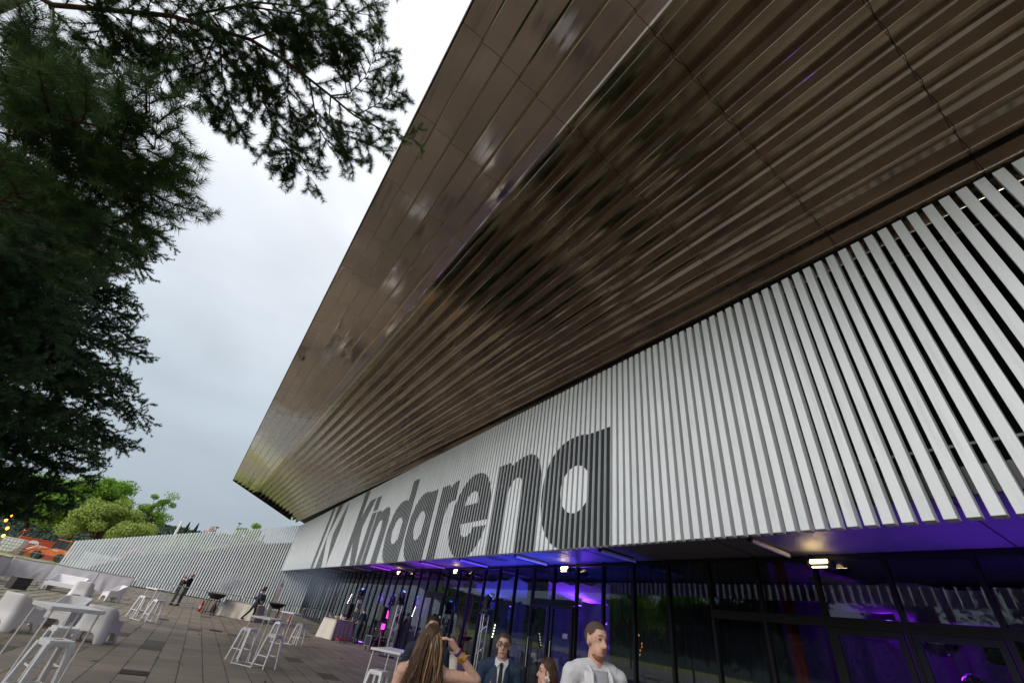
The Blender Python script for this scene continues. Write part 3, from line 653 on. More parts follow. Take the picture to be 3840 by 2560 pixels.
# red dolly
t = thing('dolly', 'low red wheeled dolly beside the covered food table', 'dolly', (7.9, 27.95, 0), .1)
MB().box((0, 0, .15), (.62, .42, .05)).build('deck', m_extred, t, bevel=.01)
for sx in (-.26, .26):
    for sy in (-.17, .17): MB().cyl((sx-.015, sy, .055), (sx+.015, sy, .055), .055, .055, 12).box((sx, sy, .105), (.05, .04, .04)).build('castor', m_steel, t)

# ------------------------------------------------------------ fence of slanting height
fence = thing('slatted_fence', 'tall white slatted fence closing the far end, its top sloping down to the left', 'fence')
fa, fb = Vector((6.95, 56.06, 0)), Vector((-11.75, 61.65, 0)); fd = (fb-fa); FL = fd.length; fd.normalize(); fn = Vector((fd.y, -fd.x, 0))
if fn.y > 0: fn = -fn
rzf = math.atan2(fd.y, fd.x)
def ftop(x): return 8.15-.2885*(6.75-x)
b = MB(); s = 0; Rf = rotm(0, 0, rzf)
while s < FL:
    p = fa+fd*s; zt = ftop(p.x); b.box((p.x, p.y, zt/2+.04), (.125, .15, zt-.08), Rf); s += .252
# slats continue under the overhang toward the glazing
p2 = fa.copy(); s = -.252
while (fa+fd*s).x < 10.3:
    p = fa+fd*s; b.box((p.x, p.y, 1.9), (.125, .15, 3.7), Rf); s -= .252
b.build('slat_screen', m_slat, fence)
b = MB()
for f in (.12, .45, .78):
    a_ = fa+fn*-.12; c_ = fb+fn*-.12; b.path([(a_.x, a_.y, ftop(6.9)*f), (c_.x, c_.y, max(ftop(-11.7)*f, .2))], .03, 6)
b.build('rail', m_steel, fence)
b = MB()
for k_ in range(7):
    p = fa+fd*(k_*FL/6.2)-fn*.12; b.cyl((p.x, p.y, 0), (p.x, p.y, ftop(p.x)*.9), .05, .05, 8)
b.build('post', m_steel, fence)
# dark store behind it
pts = [(-9.58, .93), (-7.2, 2.17), (-5.3, 2.9), (-1.1, 3.9), (0, 4.43), (.9, 4.8), (6.6, 6.4), (10.3, 6.6)]
b = MB(); q = []
for x, z in pts:
    s = (6.95-x)/-fd.x; p = fa+fd*s-fn*.55; q.append((p, z))
vs = [(p.x, p.y, 0) for p, z in q]+[(p.x, p.y, z) for p, z in q]; n = len(q)
b.add(vs, [(i, i+1, n+i+1, n+i) for i in range(n-1)])
tag(b.build('dark_wall', mat('dark_board', (.014, .013, .015), .8, nscale=1, namt=.3), solid=.1), 'near-black boarded wall standing right behind the slatted fence', 'wall')
# red and white banner
bn = thing('feather_banner', 'narrow white banner with red marks leaning by the fence corner', 'banner', (7.45, 54.6, 0), .1)
MB().box((0, 0, 1.5), (.42, .02, 2.75), rotm(0, .02, 0)).build('cloth', mat('banner_white', (.66, .62, .62), .8), bn)
MB().cyl((-.24, 0, 0), (-.24, 0, 2.95), .018, .012, 8).build('pole', m_steel, bn)
m_br = mat('banner_red', (.5, .06, .05), .8)
for i in range(3): MB().prism([(-.17+.11*i, 2.2), (-.05+.11*i, 2.2), (-.11+.11*i, 2.62)], 'y', -.022, -.014).build('red_chevron', m_br, bn)
for i in range(4): MB().box((-.02, -.018, 1.9-.24*i), (.09, .008, .11)).build('red_mark', mat('banner_pale_red', (.5, .25, .24), .8), bn)

# ------------------------------------------------------------ furniture
def stool_proto():
    t = thing('bar_stool', '', 'bar stool', (0, 0, 0), 0, 'white metal bar stools')
    b = MB(); n = 8; w1 = .155
    b.box((0, 0, .755), (.30, .30, .02)); b.box((0, .147, .725), (.30, .012, .06)); b.box((0, -.147, .725), (.30, .012, .06)); b.box((.147, 0, .725), (.012, .285, .06)); b.box((-.147, 0, .725), (.012, .285, .06))
    b.build('seat', m_whitemetal, t, bevel=.012, seg=3)
    MB().box((0, 0, .766), (.10, .035, .004)).build('hand_slot', mat('slot_shadow', (.15, .15, .16), .8), t, bevel=.001)
    for sx in (-1, 1):
        for sy in (-1, 1):
            a = Vector((sx*.135, sy*.135, .73)); c = Vector((sx*.215, sy*.215, .0))
            MB().add([a+Vector((-.03, -.03, 0)), a+Vector((.03, -.03, 0)), a+Vector((.03, .03, 0)), a+Vector((-.03, .03, 0)), c+Vector((-.014, -.014, 0)), c+Vector((.014, -.014, 0)), c+Vector((.014, .014, 0)), c+Vector((-.014, .014, 0))],
                     [(0, 1, 2, 3), (7, 6, 5, 4), (0, 4, 5, 1), (1, 5, 6, 2), (2, 6, 7, 3), (3, 7, 4, 0)]).build('leg', m_whitemetal, t, bevel=.004)
    b = MB(); r_ = .186
    for a, c in (((-1, -1), (1, -1)), ((1, -1), (1, 1)), ((1, 1), (-1, 1)), ((-1, 1), (-1, -1))): b.box(((a[0]+c[0])/2*r_, (a[1]+c[1])/2*r_, .27), (abs(a[0]-c[0])*r_ or .012, abs(a[1]-c[1])*r_ or .012, .022))
    b.build('footrest', m_whitemetal, t)
    return t
def table_proto(w_, d_, slats=False):
    t = thing('bar_table', '', 'bar table', (0, 0, 0), 0, 'tall white bar tables')
    b = MB()
    if slats:
        n = 15
        for i in range(n): b.box((-w_/2+w_*(i+.5)/n, 0, 1.088), (w_/n*.62, d_-.05, .02))
        b.box((0, d_/2-.02, 1.075), (w_, .035, .05)); b.box((0, -d_/2+.02, 1.075), (w_, .035, .05)); b.box((w_/2-.01, 0, 1.075), (.03, d_-.08, .048)); b.box((-w_/2+.01, 0, 1.075), (.03, d_-.08, .048))
    else: b.box((0, 0, 1.08), (w_, d_, .04))
    b.build('tabletop', m_whitemetal, t, bevel=.004)
    for sx in (-1, 1):
        for sy in (-1, 1): MB().cyl((sx*(w_/2-.05), sy*(d_/2-.05), 1.055), (sx*(w_/2-.03), sy*(d_/2-.03), 0), .014, .012, 8).build('leg', m_whitemetal, t)
    MB().path([(-w_/2+.03, -d_/2+.03, .025), (w_/2-.03, -d_/2+.03, .025), (w_/2-.03, d_/2-.03, .025), (-w_/2+.03, d_/2-.03, .025), (-w_/2+.03, -d_/2+.03, .025)], .011, 6).build('base_frame', m_whitemetal, t)
    MB().box((0, 0, 1.045), (w_*.6, .03, .02)).build('under_rail', m_whitemetal, t)
    return t
tb = table_proto(.70, .68, True); tb.location = (-1.44, 9.98, 0); tb.rotation_euler.z = R(31); tb['label'] = 'slat-topped white bar table nearest the camera at lower left'
tp2 = table_proto(.68, .68); tp2.location = (-1.15, 24.7, 0); tp2.rotation_euler.z = R(38); tp2['label'] = 'white bar table standing before the crowd barriers, left of the black-clad couple'
dup(tp2, (2.12, 15.7, 0), R(48), 'white bar table between three stools in the centre of the paving')
dup(tp2, (4.0, 22.9, 0), R(42), 'white bar table nearest the second kettle grill')
t5 = table_proto(1.05, .68); t5.location = (4.2, 10.62, 0); t5.rotation_euler.z = R(48); t5['label'] = 'wide white bar table left of the long-haired woman'
sp_ = stool_proto(); sp_.location = (-1.24, 9.30, 0); sp_.rotation_euler.z = R(33); sp_['label'] = 'front white bar stool nearest the camera at lower left'
for (x, y_, rz, lab) in ((-1.45, 10.85, 25, 'white bar stool behind the slat-topped table'), (-1.5, 25.45, 40, 'white bar stool left of the table before the barriers'), (-.92, 24.15, 30, 'white bar stool in front of the table before the barriers'),
        (1.88, 16.35, 42, 'left stool of the central bar table'), (2.5, 15.5, 36, 'right front stool of the central bar table'), (3.5, 21.7, 40, 'stool between the central table and the table by the second grill'), (4.62, 23.2, 44, 'stool right of the bar table by the second grill'), (3.84, 10.25, 40, 'white bar stool before the wide bar table at the bottom edge')):
    dup(sp_, (x, y_, 0), R(rz), lab)
# moulded armchairs
def shell_chair(name, cat, W, D, lab):
    t = thing(name, lab, cat, (0, 0, 0), 0, 'white moulded plastic lounge seats')
    # U path around: front-right -> back -> front-left; facing -y
    hw, hd, rc = W/2, D/2, .16
    pts = []
    def add(x, y_): pts.append((x, y_))
    for i in range(7): add(hw, -hd+(2*hd-rc)*i/6)
    for i in range(1, 7): a = math.pi/2*i/6; add(hw-rc+rc*math.cos(a), hd-rc+rc*math.sin(a))
    nb = max(6, int((W-2*rc)/.12))
    for i in range(1, nb): add(hw-rc-(2*hw-2*rc)*i/nb, hd)
    for i in range(0, 7): a = math.pi/2+math.pi/2*i/6; add(-hw+rc+rc*math.cos(a), hd-rc+rc*math.sin(a))
    for i in range(1, 7): add(-hw, hd-rc-(2*hd-rc)*i/6)
    L_ = [0]
    for i in range(1, len(pts)): L_.append(L_[-1]+math.dist(pts[i], pts[i-1]))
    T = L_[-1]; side = 2*hd-rc+.12; vs = []; fs = []; nz = 9
    for i, (x, y_) in enumerate(pts):
        fy = (y_+hd)/(2*hd)            # 0 front .. 1 back
        ztop = .50+.0*fy if fy < .35 else .50+.27*(3*((fy-.35)/.65)**2-2*((fy-.35)/.65)**3)
        l = L_[i]
        def arch(l0, l1, h):
            if l <= l0 or l >= l1: return 0
            u_ = abs((l-(l0+l1)/2)/((l1-l0)/2)); return h*(1-u_**5)**.5
        zbot = max(arch(.11, side-.12, .22), arch(side+.10, T-side-.10, .22), arch(T-side+.12, T-.11, .22))
        dirx = 1 if x > 0 else -1
        for k_ in range(nz+1):
            z = zbot+(ztop-zbot)*k_/nz; fl = .055*(1-min(z/.4, 1))-.02*(z > .4)*(z-.4); flb = .05*(1-min(z/.4, 1))+.10*max(z-.4, 0)*(fy > .8)
            vs.append((x*(1+fl/hw), y_+(flb if fy > .5 else -fl*.6), z))
    for i in range(len(pts)-1):
        for k_ in range(nz): a = i*(nz+1)+k_; fs.append((a, a+nz+1, a+nz+2, a+1))
    o = MB().add(vs, fs).build('shell', m_plastic, t, smooth=True, fix=False); md = o.modifiers.new('s', 'SOLIDIFY'); md.thickness = .035; md.offset = 0
    md = o.modifiers.new('b', 'BEVEL'); md.width = .012; md.segments = 2; md.limit_method = 'ANGLE'
    MB().box((0, .02, .385), (W-.05, D-.07, .05), rotm(-.06, 0, 0)).build('seat', m_plastic, t, bevel=.018, seg=3)
    # front apron with arch
    poly = [(-hw+.01, .02), (-hw+.09, .02), (-hw+.12, .18), (-hw+.2, .23), (hw-.2, .23), (hw-.12, .18), (hw-.09, .02), (hw-.01, .02), (hw-.01, .38), (-hw+.01, .38)]
    MB().prism(poly, 'y', -hd, -hd+.035).build('front_apron', m_plastic, t, bevel=.01)
    return t
ch = shell_chair('lounge_armchair', 'lounge armchair', .72, .68, 'large white armchair turned away at the left edge')
ch.location = (-3.35, 17.0, 0); ch.rotation_euler.z = R(140)
dup(ch, (-2.75, 18.6, 0), R(-20), 'white armchair facing the camera behind the slat-topped table')
dup(ch, (-1.62, 16.75, 0), R(160), 'white armchair showing its violet-tinted back right of the slat-topped table')
dup(ch, (-4.35, 30.6, 0), R(172), 'white armchair seen from behind in front of the sofa')
dup(ch, (-3.4, 32.9, 0), R(-62), 'white armchair standing alone before the cloth barriers')
sf = shell_chair('lounge_sofa', 'sofa', 1.55, .72, 'white moulded two-seat sofa before the cloth barriers')
sf.location = (-5.8, 34.6, 0); sf.rotation_euler.z = R(-18)
t = thing('cube_table', 'low black cube table at the left edge', 'low table', (-7.0, 32.0, 0), R(35))
MB().box((0, 0, .235), (.62, .62, .45)).build('body', mat('cube_black', (.035, .032, .032), .5), t, bevel=.01); MB().box((0, 0, .47), (.64, .64, .02)).build('top', mat('cube_top', (.06, .055, .055), .4), t, bevel=.004)
# crowd barriers
def barrier_proto(w_=2.0):
    t = thing('crowd_barrier', '', 'crowd barrier', (0, 0, 0), 0, 'steel crowd barriers across the paving')
    r_ = .12; P_ = []
    for cx_, cz, a0 in ((w_/2-r_, 1.1-r_, 0), (-w_/2+r_, 1.1-r_, 90), ): 
        for i in range(5): a = R(a0+i*22.5); P_.append((cx_+r_*math.cos(a), 0, cz+r_*math.sin(a)))
    P_ = [(w_/2, 0, .2)]+P_+[(-w_/2, 0, .2), (w_/2, 0, .2)]
    MB().path(P_, .018, 8).build('frame', m_steel, t)
    b = MB()
    for i in range(1, 18): x = -w_/2+w_*i/18; b.cyl((x, 0, .2), (x, 0, 1.09), .006, .006, 5)
    b.build('bars', m_steel, t)
    for x in (-w_/2+.25, w_/2-.25): MB().path([(x, -.25, .012), (x, -.2, .1), (x, 0, .2), (x, .2, .1), (x, .25, .012)], .015, 6).build('foot', m_steel, t)
    return t
bp_ = barrier_proto(); BY = 37.3
pos = [(-2.2, BY, 0, 'plain steel crowd barrier next to the cloth-covered ones'), (-.12, BY-.2, -2, 'steel crowd barrier in front of the black-clad couple'), (1.95, BY+.1, 2, 'steel crowd barrier behind the smoking kettle grill'),
       (4.0, BY+.4, 0, 'steel crowd barrier behind the first covered buffet table'), (6.05, BY, 0, 'steel crowd barrier behind the second kettle grill'), (8.1, BY-.3, -3, 'steel crowd barrier nearest the arena glazing')]
bp_.location = pos[0][:3][:2]+(0,); bp_['label'] = pos[0][3]
for x, y_, a, lab in pos[1:]: dup(bp_, (x, y_, 0), R(a), lab)
def cloth_barrier(p0, p1, lab):
    p0 = Vector((*p0, 0)); p1 = Vector((*p1, 0)); d = p1-p0; L_ = d.length
    t = dup(bp_, (p0+p1)/2, math.atan2(d.y, d.x), lab, None); t.name = 'cloth_barrier'; t['category'] = 'covered barrier'; t['group'] = 'crowd barriers under pale cloth'; t.scale = (L_/2.0*.97, 1, 1)
    vs = []; fs = []; n = 26; mm_ = 12; sd_ = rnd.random()*9
    for side in (-1, 1):
        for i in range(n+1):
            for j in range(mm_+1):
                u_ = -1+2*i/n; v_ = j/mm_
                y_ = side*(.03+.10*v_+.025*math.sin(u_*9+sd_+side)*v_+.05*math.exp(-((u_-.8+.6*v_)/.12)**2)*v_+.04*math.exp(-((u_+.85-.5*v_)/.12)**2)*v_)
                vs.append((u_*1.02, y_, 1.13-.95*v_-.015*math.cos(u_*3)))
    for s_ in range(2):
        o_ = s_*(n+1)*(mm_+1)
        for i in range(n):
            for j in range(mm_): a = o_+i*(mm_+1)+j; fs.append((a, a+mm_+1, a+mm_+2, a+1))
    o2 = (n+1)*(mm_+1)
    for i in range(n): fs.append((i*(mm_+1), (i+1)*(mm_+1), o2+(i+1)*(mm_+1), o2+i*(mm_+1)))
    MB().add(vs, fs).build('cloth', m_cloth, t, smooth=True, fix=False)
cb = [(-9.05, 37.2), (-7.2, 37.3), (-5.02, 37.0), (-3.25, 36.9)]
for i, lab in enumerate(('pale cloth barrier at the far left corner', 'pale cloth barrier behind the sofa', 'pale cloth barrier behind the lone armchair')): cloth_barrier(cb[i], cb[i+1], lab)
cloth_barrier((-9.1, 35.0), (-9.1, 37.1), 'pale cloth barrier turning toward the camera at the left edge'); cloth_barrier((-9.0, 32.8), (-9.1, 34.95), 'second side barrier under cloth, cut by the left edge')
# covered tables
def cloth_table(loc, rz, L_, D, h, lab):
    t = thing('covered_table', lab, 'buffet table', loc, rz, 'tables under cream cloths')
    vs = []; fs = []; per = []; n = 22; m_ = 9
    for i in range(n): per.append((-L_/2+L_*i/n, -D/2, 0, -1))
    for i in range(m_): per.append((L_/2, -D/2+D*i/m_, 1, 0))
    for i in range(n): per.append((L_/2-L_*i/n, D/2, 0, 1))
    for i in range(m_): per.append((-L_/2, D/2-D*i/m_, -1, 0))
    N_ = len(per); K = 8
    for k_ in range(K+1):
        v_ = k_/K
        for i, (x, y_, nx, ny) in enumerate(per):
            a = .03+.07*v_+.045*v_*math.sin(i*1.15+loc[0])+.02*v_*math.sin(i*2.9)
            if abs(x) > L_/2-.01 and abs(y_) > D/2-.01: nx, ny = math.copysign(.8, x), math.copysign(.8, y_); a += .07*v_
            vs.append((x+nx*a, y_+ny*a, h-.012-v_*(h-.03)))
    for k_ in range(K):
        for i in range(N_): a = k_*N_; fs.append((a+i, a+(i+1) % N_, a+N_+(i+1) % N_, a+N_+i))
    fs.append(tuple(range(N_)))
    MB().add(vs, fs).build('tablecloth', m_linen, t, smooth=True, fix=False)
    MB().box((0, 0, h-.045), (L_, D, .03)).build('board', m_black, t)
    for sx in (-1, 1):
        for sy in (-1, 1): MB().cyl((sx*(L_/2-.12), sy*(D/2-.08), 0), (sx*(L_/2-.12), sy*(D/2-.08), h-.06), .016, .016, 8).build('leg', m_steel, t)
    return t
cloth_table((3.15, 35.0, 0), R(-27), 2.1, .85, .88, 'cream cloth buffet table between grill and walking cook')
cloth_table((7.85, 29.7, 0), R(30), 1.35, 1.0, .98, 'cream cloth table with bowls and bottle before the glazing')
ct = cloth_table((6.75, 12.75, 0), R(38), .85, .7, 1.1, 'tall table under a pale cloth behind the long-haired woman')
ct.children[0].data.materials[0] = m_cloth
# things on the food table
def food(name, lab, cat, x, y_, z=.985): return thing(name, lab, cat, (x, y_, z), rnd.random()*3, 'serving things on the food table')
for x, y_, lab in ((8.05, 29.55, 'white bowl of orange food at the front of the food table'), (7.75, 30.05, 'white bowl at the back of the food table')):
    t = food('bowl', lab, 'bowl', x, y_); MB().lathe([(.07, 0), (.08, .012), (.16, .11), (.165, .115), (.15, .11), (.07, .025)], (0, 0, 0), 20).build('dish', m_plastic, t, smooth=True)
    b = MB()
    for i in range(14): a = rnd.random()*6.28; r_ = rnd.random()*.10; b.ell((r_*math.cos(a), r_*math.sin(a), .09+rnd.random()*.05), (.03, .022, .018), rotm(rnd.random()*3, rnd.random()*3, 0), 8, 5)
    b.build('food', mat('orange_food', (.55, .16, .03), .6, nscale=20, namt=.3), t)
t = food('squeeze_bottle', 'white squeeze bottle standing on the food table', 'bottle', 7.95, 29.85); MB().lathe([(.045, 0), (.05, .02), (.05, .17), (.03, .2), (.012, .21), (.006, .27)], (0, 0, 0), 16).build('bottle_body', m_plastic, t, smooth=True)
t = food('hot_plate', 'steel hot plate with a rack on the food table', 'hot plate', 7.55, 30.35); MB().box((0, 0, .06), (.42, .3, .1)).build('housing', m_steel, t, bevel=.01); MB().box((0, 0, .125), (.4, .28, .012)).build('plate', m_grill, t)
t = food('menu_card', 'small brown menu card on the food table', 'card', 7.6, 29.45); MB().box((0, 0, .07), (.11, .02, .14), rotm(.15, 0, 0)).build('card', mat('card_brown', (.35, .18, .07), .7), t)
t = thing('menu_card', 'small brown menu card on the first buffet table', 'card', (3.65, 34.7, .885), .3); MB().box((0, 0, .07), (.11, .02, .14), rotm(.15, 0, 0)).build('card', MATS['card_brown'], t)
# kettle grills
def grill(loc, rz, lab):
    t = thing('bowl_grill', lab, 'grill', loc, rz, 'iron bowl grills on carts')
    MB().lathe([(.05, .80), (.28, .84), (.46, .97), (.52, 1.08), (.535, 1.085), (.53, 1.06), (.45, .95), (.26, .86), (.05, .83)], (0, 0, 0), 28).build('bowl', m_grill, t, smooth=True)
    b = MB()
    for i in range(-6, 7): l = (.5**2-(i*.075)**2)**.5; b.cyl((i*.075, -l, 1.10), (i*.075, l, 1.10), .006, .006, 5)
    b.path([(-.3, -.3, 1.12), (-.3, -.3, 1.2), (.3, -.3, 1.2), (.3, -.3, 1.12)], .01, 6); b.build('grid', m_steel, t)
    b = MB()
    for sx in (-1, 1):
        for sy in (-1, 1): b.box((sx*.26, sy*.2, .48), (.04, .04, .70))
    for sx in (-1, 1): b.box((sx*.26, 0, .80), (.04, .40, .04))
    for sy in (-1, 1): b.box((0, sy*.2, .80), (.56, .04, .035))
    b.build('cart_frame', m_rust, t); MB().box((0, 0, .14), (.62, .48, .04)).build('shelf', m_rust, t)
    for sx in (-.26, .26):
        for sy in (-.2, .2): MB().cyl((sx-.02, sy, .055), (sx+.02, sy, .055), .055, .055, 12).box((sx, sy, .1), (.05, .03, .05)).build('castor', m_tyre, t)
    return t
grill((1.35, 34.7, 0), R(-25), 'smoking iron bowl grill on a cart beside the red extinguisher'); grill((5.1, 35.9, 0), R(-20), 'second iron bowl grill beyond the walking cook')
def ext(x, y_, lab):
    t = thing('fire_extinguisher', lab, 'fire extinguisher', (x, y_, 0), R(-20), 'red fire extinguishers by the grills')
    MB().lathe([(.075, 0), (.085, .02), (.085, .42), (.06, .49), (.025, .52), (.02, .54)], (0, 0, 0), 18).build('cylinder', m_extred, t, smooth=True)
    MB().box((0, 0, .565), (.04, .14, .035)).box((0, -.03, .60), (.02, .15, .015), rotm(.25, 0, 0)).build('valve', m_black, t); MB().path([(0, .06, .56), (.06, .09, .48), (.10, .05, .3), (.095, .03, .12)], .012, 8).build('hose', m_black, t)
    b = MB(); b.lathe([(.0862, .16), (.0862, .33)], (0, 0, 0), 18); b.build('paper_band', mat('ext_label', (.5, .35, .33), .6), t)
ext(.86, 36.2, 'red fire extinguisher left of the smoking grill'); ext(6.35, 36.9, 'far red fire extinguisher near the second grill')
t = thing('charcoal_sack', 'blue and brown paper sack right of the smoking grill', 'sack', (2.05, 35.7, 0), R(-25))
o = MB().box((0, 0, .36), (.36, .18, .7)).build('sack_body', mat('sack_blue', (.03, .13, .30), .7), t, bevel=.05, seg=3); MB().box((0, -.093, .38), (.30, .012, .22)).build('sack_print', mat('sack_brown', (.32, .18, .10), .7), t)
t = thing('gas_bottle', 'black gas bottle on the shelf under the smoking grill', 'gas bottle', (1.5, 34.65, .16), 0)
MB().lathe([(.10, 0), (.125, .03), (.125, .3), (.08, .4), (.03, .43), (.03, .5)], (0, 0, 0), 16).build('bottle_body', m_black, t, smooth=True); MB().lathe([(.06, .44), (.065, .5)], (0, 0, 0), 12).build('collar', m_dark, t)
# smoke
def smoke(name, c, r, dens, lab, col=(.85, .9, .95), sc_=2.2, lo=.42):
    m = bpy.data.materials.new(name); m.use_nodes = True; N, L = nodes(m); N.remove(N['Principled BSDF']); pv = N.new('ShaderNodeVolumePrincipled')
    pv.inputs['Color'].default_value = (*col, 1); t = N.new('ShaderNodeTexCoord'); n = N.new('ShaderNodeTexNoise'); n.inputs['Scale'].default_value = sc_; n.inputs['Detail'].default_value = 4; L.new(t.outputs['Object'], n.inputs['Vector'])
    mr = N.new('ShaderNodeMapRange'); mr.inputs[1].default_value = lo; mr.inputs[2].default_value = .75; mr.inputs[4].default_value = dens; L.new(n.outputs['Fac'], mr.inputs[0])
    ln = N.new('ShaderNodeVectorMath'); ln.operation = 'LENGTH'; dv = N.new('ShaderNodeVectorMath'); dv.operation = 'DIVIDE'; dv.inputs[1].default_value = r; L.new(t.outputs['Object'], dv.inputs[0]); L.new(dv.outputs[0], ln.inputs[0])
    m2 = N.new('ShaderNodeMapRange'); m2.inputs[1].default_value = 1; m2.inputs[2].default_value = .3; m2.inputs[3].default_value = 0; m2.inputs[4].default_value = 1; L.new(ln.outputs['Value'], m2.inputs[0])
    mu = N.new('ShaderNodeMath'); mu.operation = 'MULTIPLY'; L.new(mr.outputs[0], mu.inputs[0]); L.new(m2.outputs[0], mu.inputs[1]); L.new(mu.outputs[0], pv.inputs['Density'])
    L.new(pv.outputs[0], N['Material Output'].inputs['Volume'])
    o = MB().ell((0, 0, 0), r, None, 16, 10).build('smoke', m); o.location = c; tag(o, lab, 'smoke', kind='stuff')
smoke('smoke_plume', (1.75, 34.9, 1.75), (.85, .6, .75), 5, 'pale smoke rising from the first bowl grill')
smoke('smoke_haze', (6.9, 38.0, 2.6), (2.8, 9.5, 1.7), .10, 'bluish smoke drifting under the overhang', (.6, .75, .95), .4, .2)

# ------------------------------------------------------------ people
PI = math.pi
def person(name_lab, loc, facing, Ht=1.75, top=None, bottom=None, skin=None, hair=None, hairstyle='short', J=None, vox=.02, jacket=True, hatm=None, shoes=None, long_sleeve=True, skirt=False, lean=0, headyaw=0, tie=False, bare=False, fem=False, beard=False, glasses=False, detail=False, group=None):
    top = top or m_blackc; bottom = bottom or m_blackc; skin = skin or m_skin; hair = hair or m_haird; shoes = shoes or m_black
    t = thing('person', name_lab, 'person', loc, facing, group); k = Ht/1.75; sw = .185 if not fem else .16; hw = .095
    j = dict(hipL=(-hw, 0, .93), hipR=(hw, 0, .93), kneeL=(-.10, .02, .50), kneeR=(.10, .02, .50), ankL=(-.105, -.01, .09), ankR=(.105, -.01, .09),
             shL=(-sw, 0, 1.43), shR=(sw, 0, 1.43), elL=(-sw-.06, -.02, 1.14), elR=(sw+.06, -.02, 1.14), wrL=(-sw-.05, .08, .90), wrR=(sw+.05, .08, .90), neck=(0, 0, 1.49), head=(0, .015, 1.635), pel=(0, 0, .98), chest=(0, 0, 1.30))
    if J: j.update(J)
    V = {a: Vector(c)*k for a, c in j.items()}
    if lean:
        rt = rotm(-lean, 0, 0); pv = V['pel'].copy()
        for a in ('shL', 'shR', 'elL', 'elR', 'wrL', 'wrR', 'neck', 'head', 'chest'): V[a] = rt @ (V[a]-pv)+pv
    hr = rotm(0, 0, headyaw); hd_ = V['head']
    b = MB()
    # torso
    def torso(b, g=0, low=True):
        b.ell(V['chest'], ((.155 if not fem else .135)*k+g, .105*k+g, .20*k+g), None, 14, 9)
        b.ell((V['chest']+V['pel'])/2, ((.135 if not fem else .11)*k+g, .095*k+g, .20*k+g), None, 14, 9)
        b.cap(V['shL'], .055*k+g, V['shR'], .055*k+g); b.ell(V['pel'], (.155*k+g, .105*k+g, .12*k+g), None, 14, 9)
        b.cap(V['shL']+Vector((.05, 0, .03))*k, .045*k+g, V['neck'], .05*k+g*.5); b.cap(V['shR']+Vector((-.05, 0, .03))*k, .045*k+g, V['neck'], .05*k+g*.5)
    def arm(b, s, g=0, full=True):
        b.cap(V['sh'+s], .050*k+g, V['el'+s], .038*k+g); 
        if full: b.cap(V['el'+s], .037*k+g, V['wr'+s], .026*k+g*.7)
    torso(b)
    for s in 'LR': arm(b, s)
    b.cap(V['neck']-Vector((0, 0, .04)), (.050 if fem else .062)*k, hd_-Vector((0, .01, .07)), (.046 if fem else .057)*k)
    for s in 'LR': b.cap(V['hip'+s], .082*k, V['knee'+s], .052*k); b.cap(V['knee'+s], .05*k, V['ank'+s], .034*k)
    # head with face
    def H(x, y_, z): return hd_+hr @ (Vector((x, y_, z))*k)
    b.ell(H(0, -.012, .035), (.074*k, .093*k, .088*k), hr, 16, 10); b.ell(H(0, .022, -.045), (.056*k, .062*k, .068*k), hr, 14, 8); b.ell(H(0, .05, -.085), (.028*k, .025*k, .024*k), hr, 10, 6)
    b.cap(H(0, .078, .012), .011*k, H(0, .099, -.022), .015*k, 8)
    b.cap(H(-.03, .072, .038), .012*k, H(.03, .072, .038), .012*k, 6)
    b.ell(H(0, .073, -.055), (.024*k, .012*k, .012*k), hr, 8, 6)
    for s in (-1, 1): b.ell(H(s*.076, -.005, .0), (.010*k, .018*k, .032*k), hr, 8, 6)
    # hands with fingers
    for s, sg in (('L', -1), ('R', 1)):
        w_ = V['wr'+s]; d = (w_-V['el'+s]).normalized(); a = Vector((0, 1, 0)) if abs(d.y) < .8 else Vector((0, 0, 1)); a = (a-d*a.dot(d)).normalized(); c_ = d.cross(a)
        b.cap(w_+d*.02*k, .026*k, w_+d*.075*k, .03*k)
        if detail:
            for q_, ln in ((-1.5, .06), (-.5, .072), (.5, .068), (1.5, .052)):
                r0 = w_+d*.09*k+a*q_*.019*k; m_ = r0+d*ln*.55*k+c_*sg*.012*k; b.cap(r0, .0088*k, m_, .0082*k, 8); b.cap(m_, .0082*k, m_+d*ln*.4*k+c_*sg*.03*k, .007*k, 8)
            r0 = w_+d*.03*k+a*.028*k; b.cap(r0, .012*k, r0+a*.035*k+d*.03*k, .010*k, 8); b.cap(r0+a*.035*k+d*.03*k, .010*k, r0+a*.04*k+d*.06*k, .008*k, 8)
        else: b.cap(w_+d*.09*k, .02*k, w_+d*.14*k, .012*k)
    b.build('body', skin, t, remesh=vox)
    # clothes
    g = .016
    if not bare:
        b = MB(); torso(b, g); 
        for s in 'LR': arm(b, s, g, long_sleeve)
        if jacket: b.ell(V['pel']-Vector((0, 0, .05*k)), (.175*k, .125*k, .15*k), None, 14, 9)
        b.build('jacket' if jacket else 'shirt', top, t, remesh=vox)
    else:
        b = MB(); b.ell(V['chest']-Vector((0, 0, .06)), (.15*k, .112*k, .13*k), None, 16, 9); b.ell((V['chest']+V['pel'])/2, (.125*k, .105*k, .22*k), None, 14, 9); b.ell(V['pel'], (.175*k, .13*k, .2*k), None, 14, 9); b.build('dress', top, t, remesh=vox)
    b = MB(); b.ell(V['pel'], (.165*k, .118*k, .12*k), None, 14, 9)
    for s in 'LR': b.cap(V['hip'+s], .098*k, V['knee'+s], .068*k); b.cap(V['knee'+s], .066*k, V['ank'+s], .052*k)
    b.build('trousers', bottom, t, remesh=vox)
    for s in 'LR': MB().cap(V['ank'+s]+Vector((0, -.03, -.045))*k, .04*k, V['ank'+s]+Vector((0, .13, -.055))*k, .034*k).build('shoe', shoes, t, smooth=True)
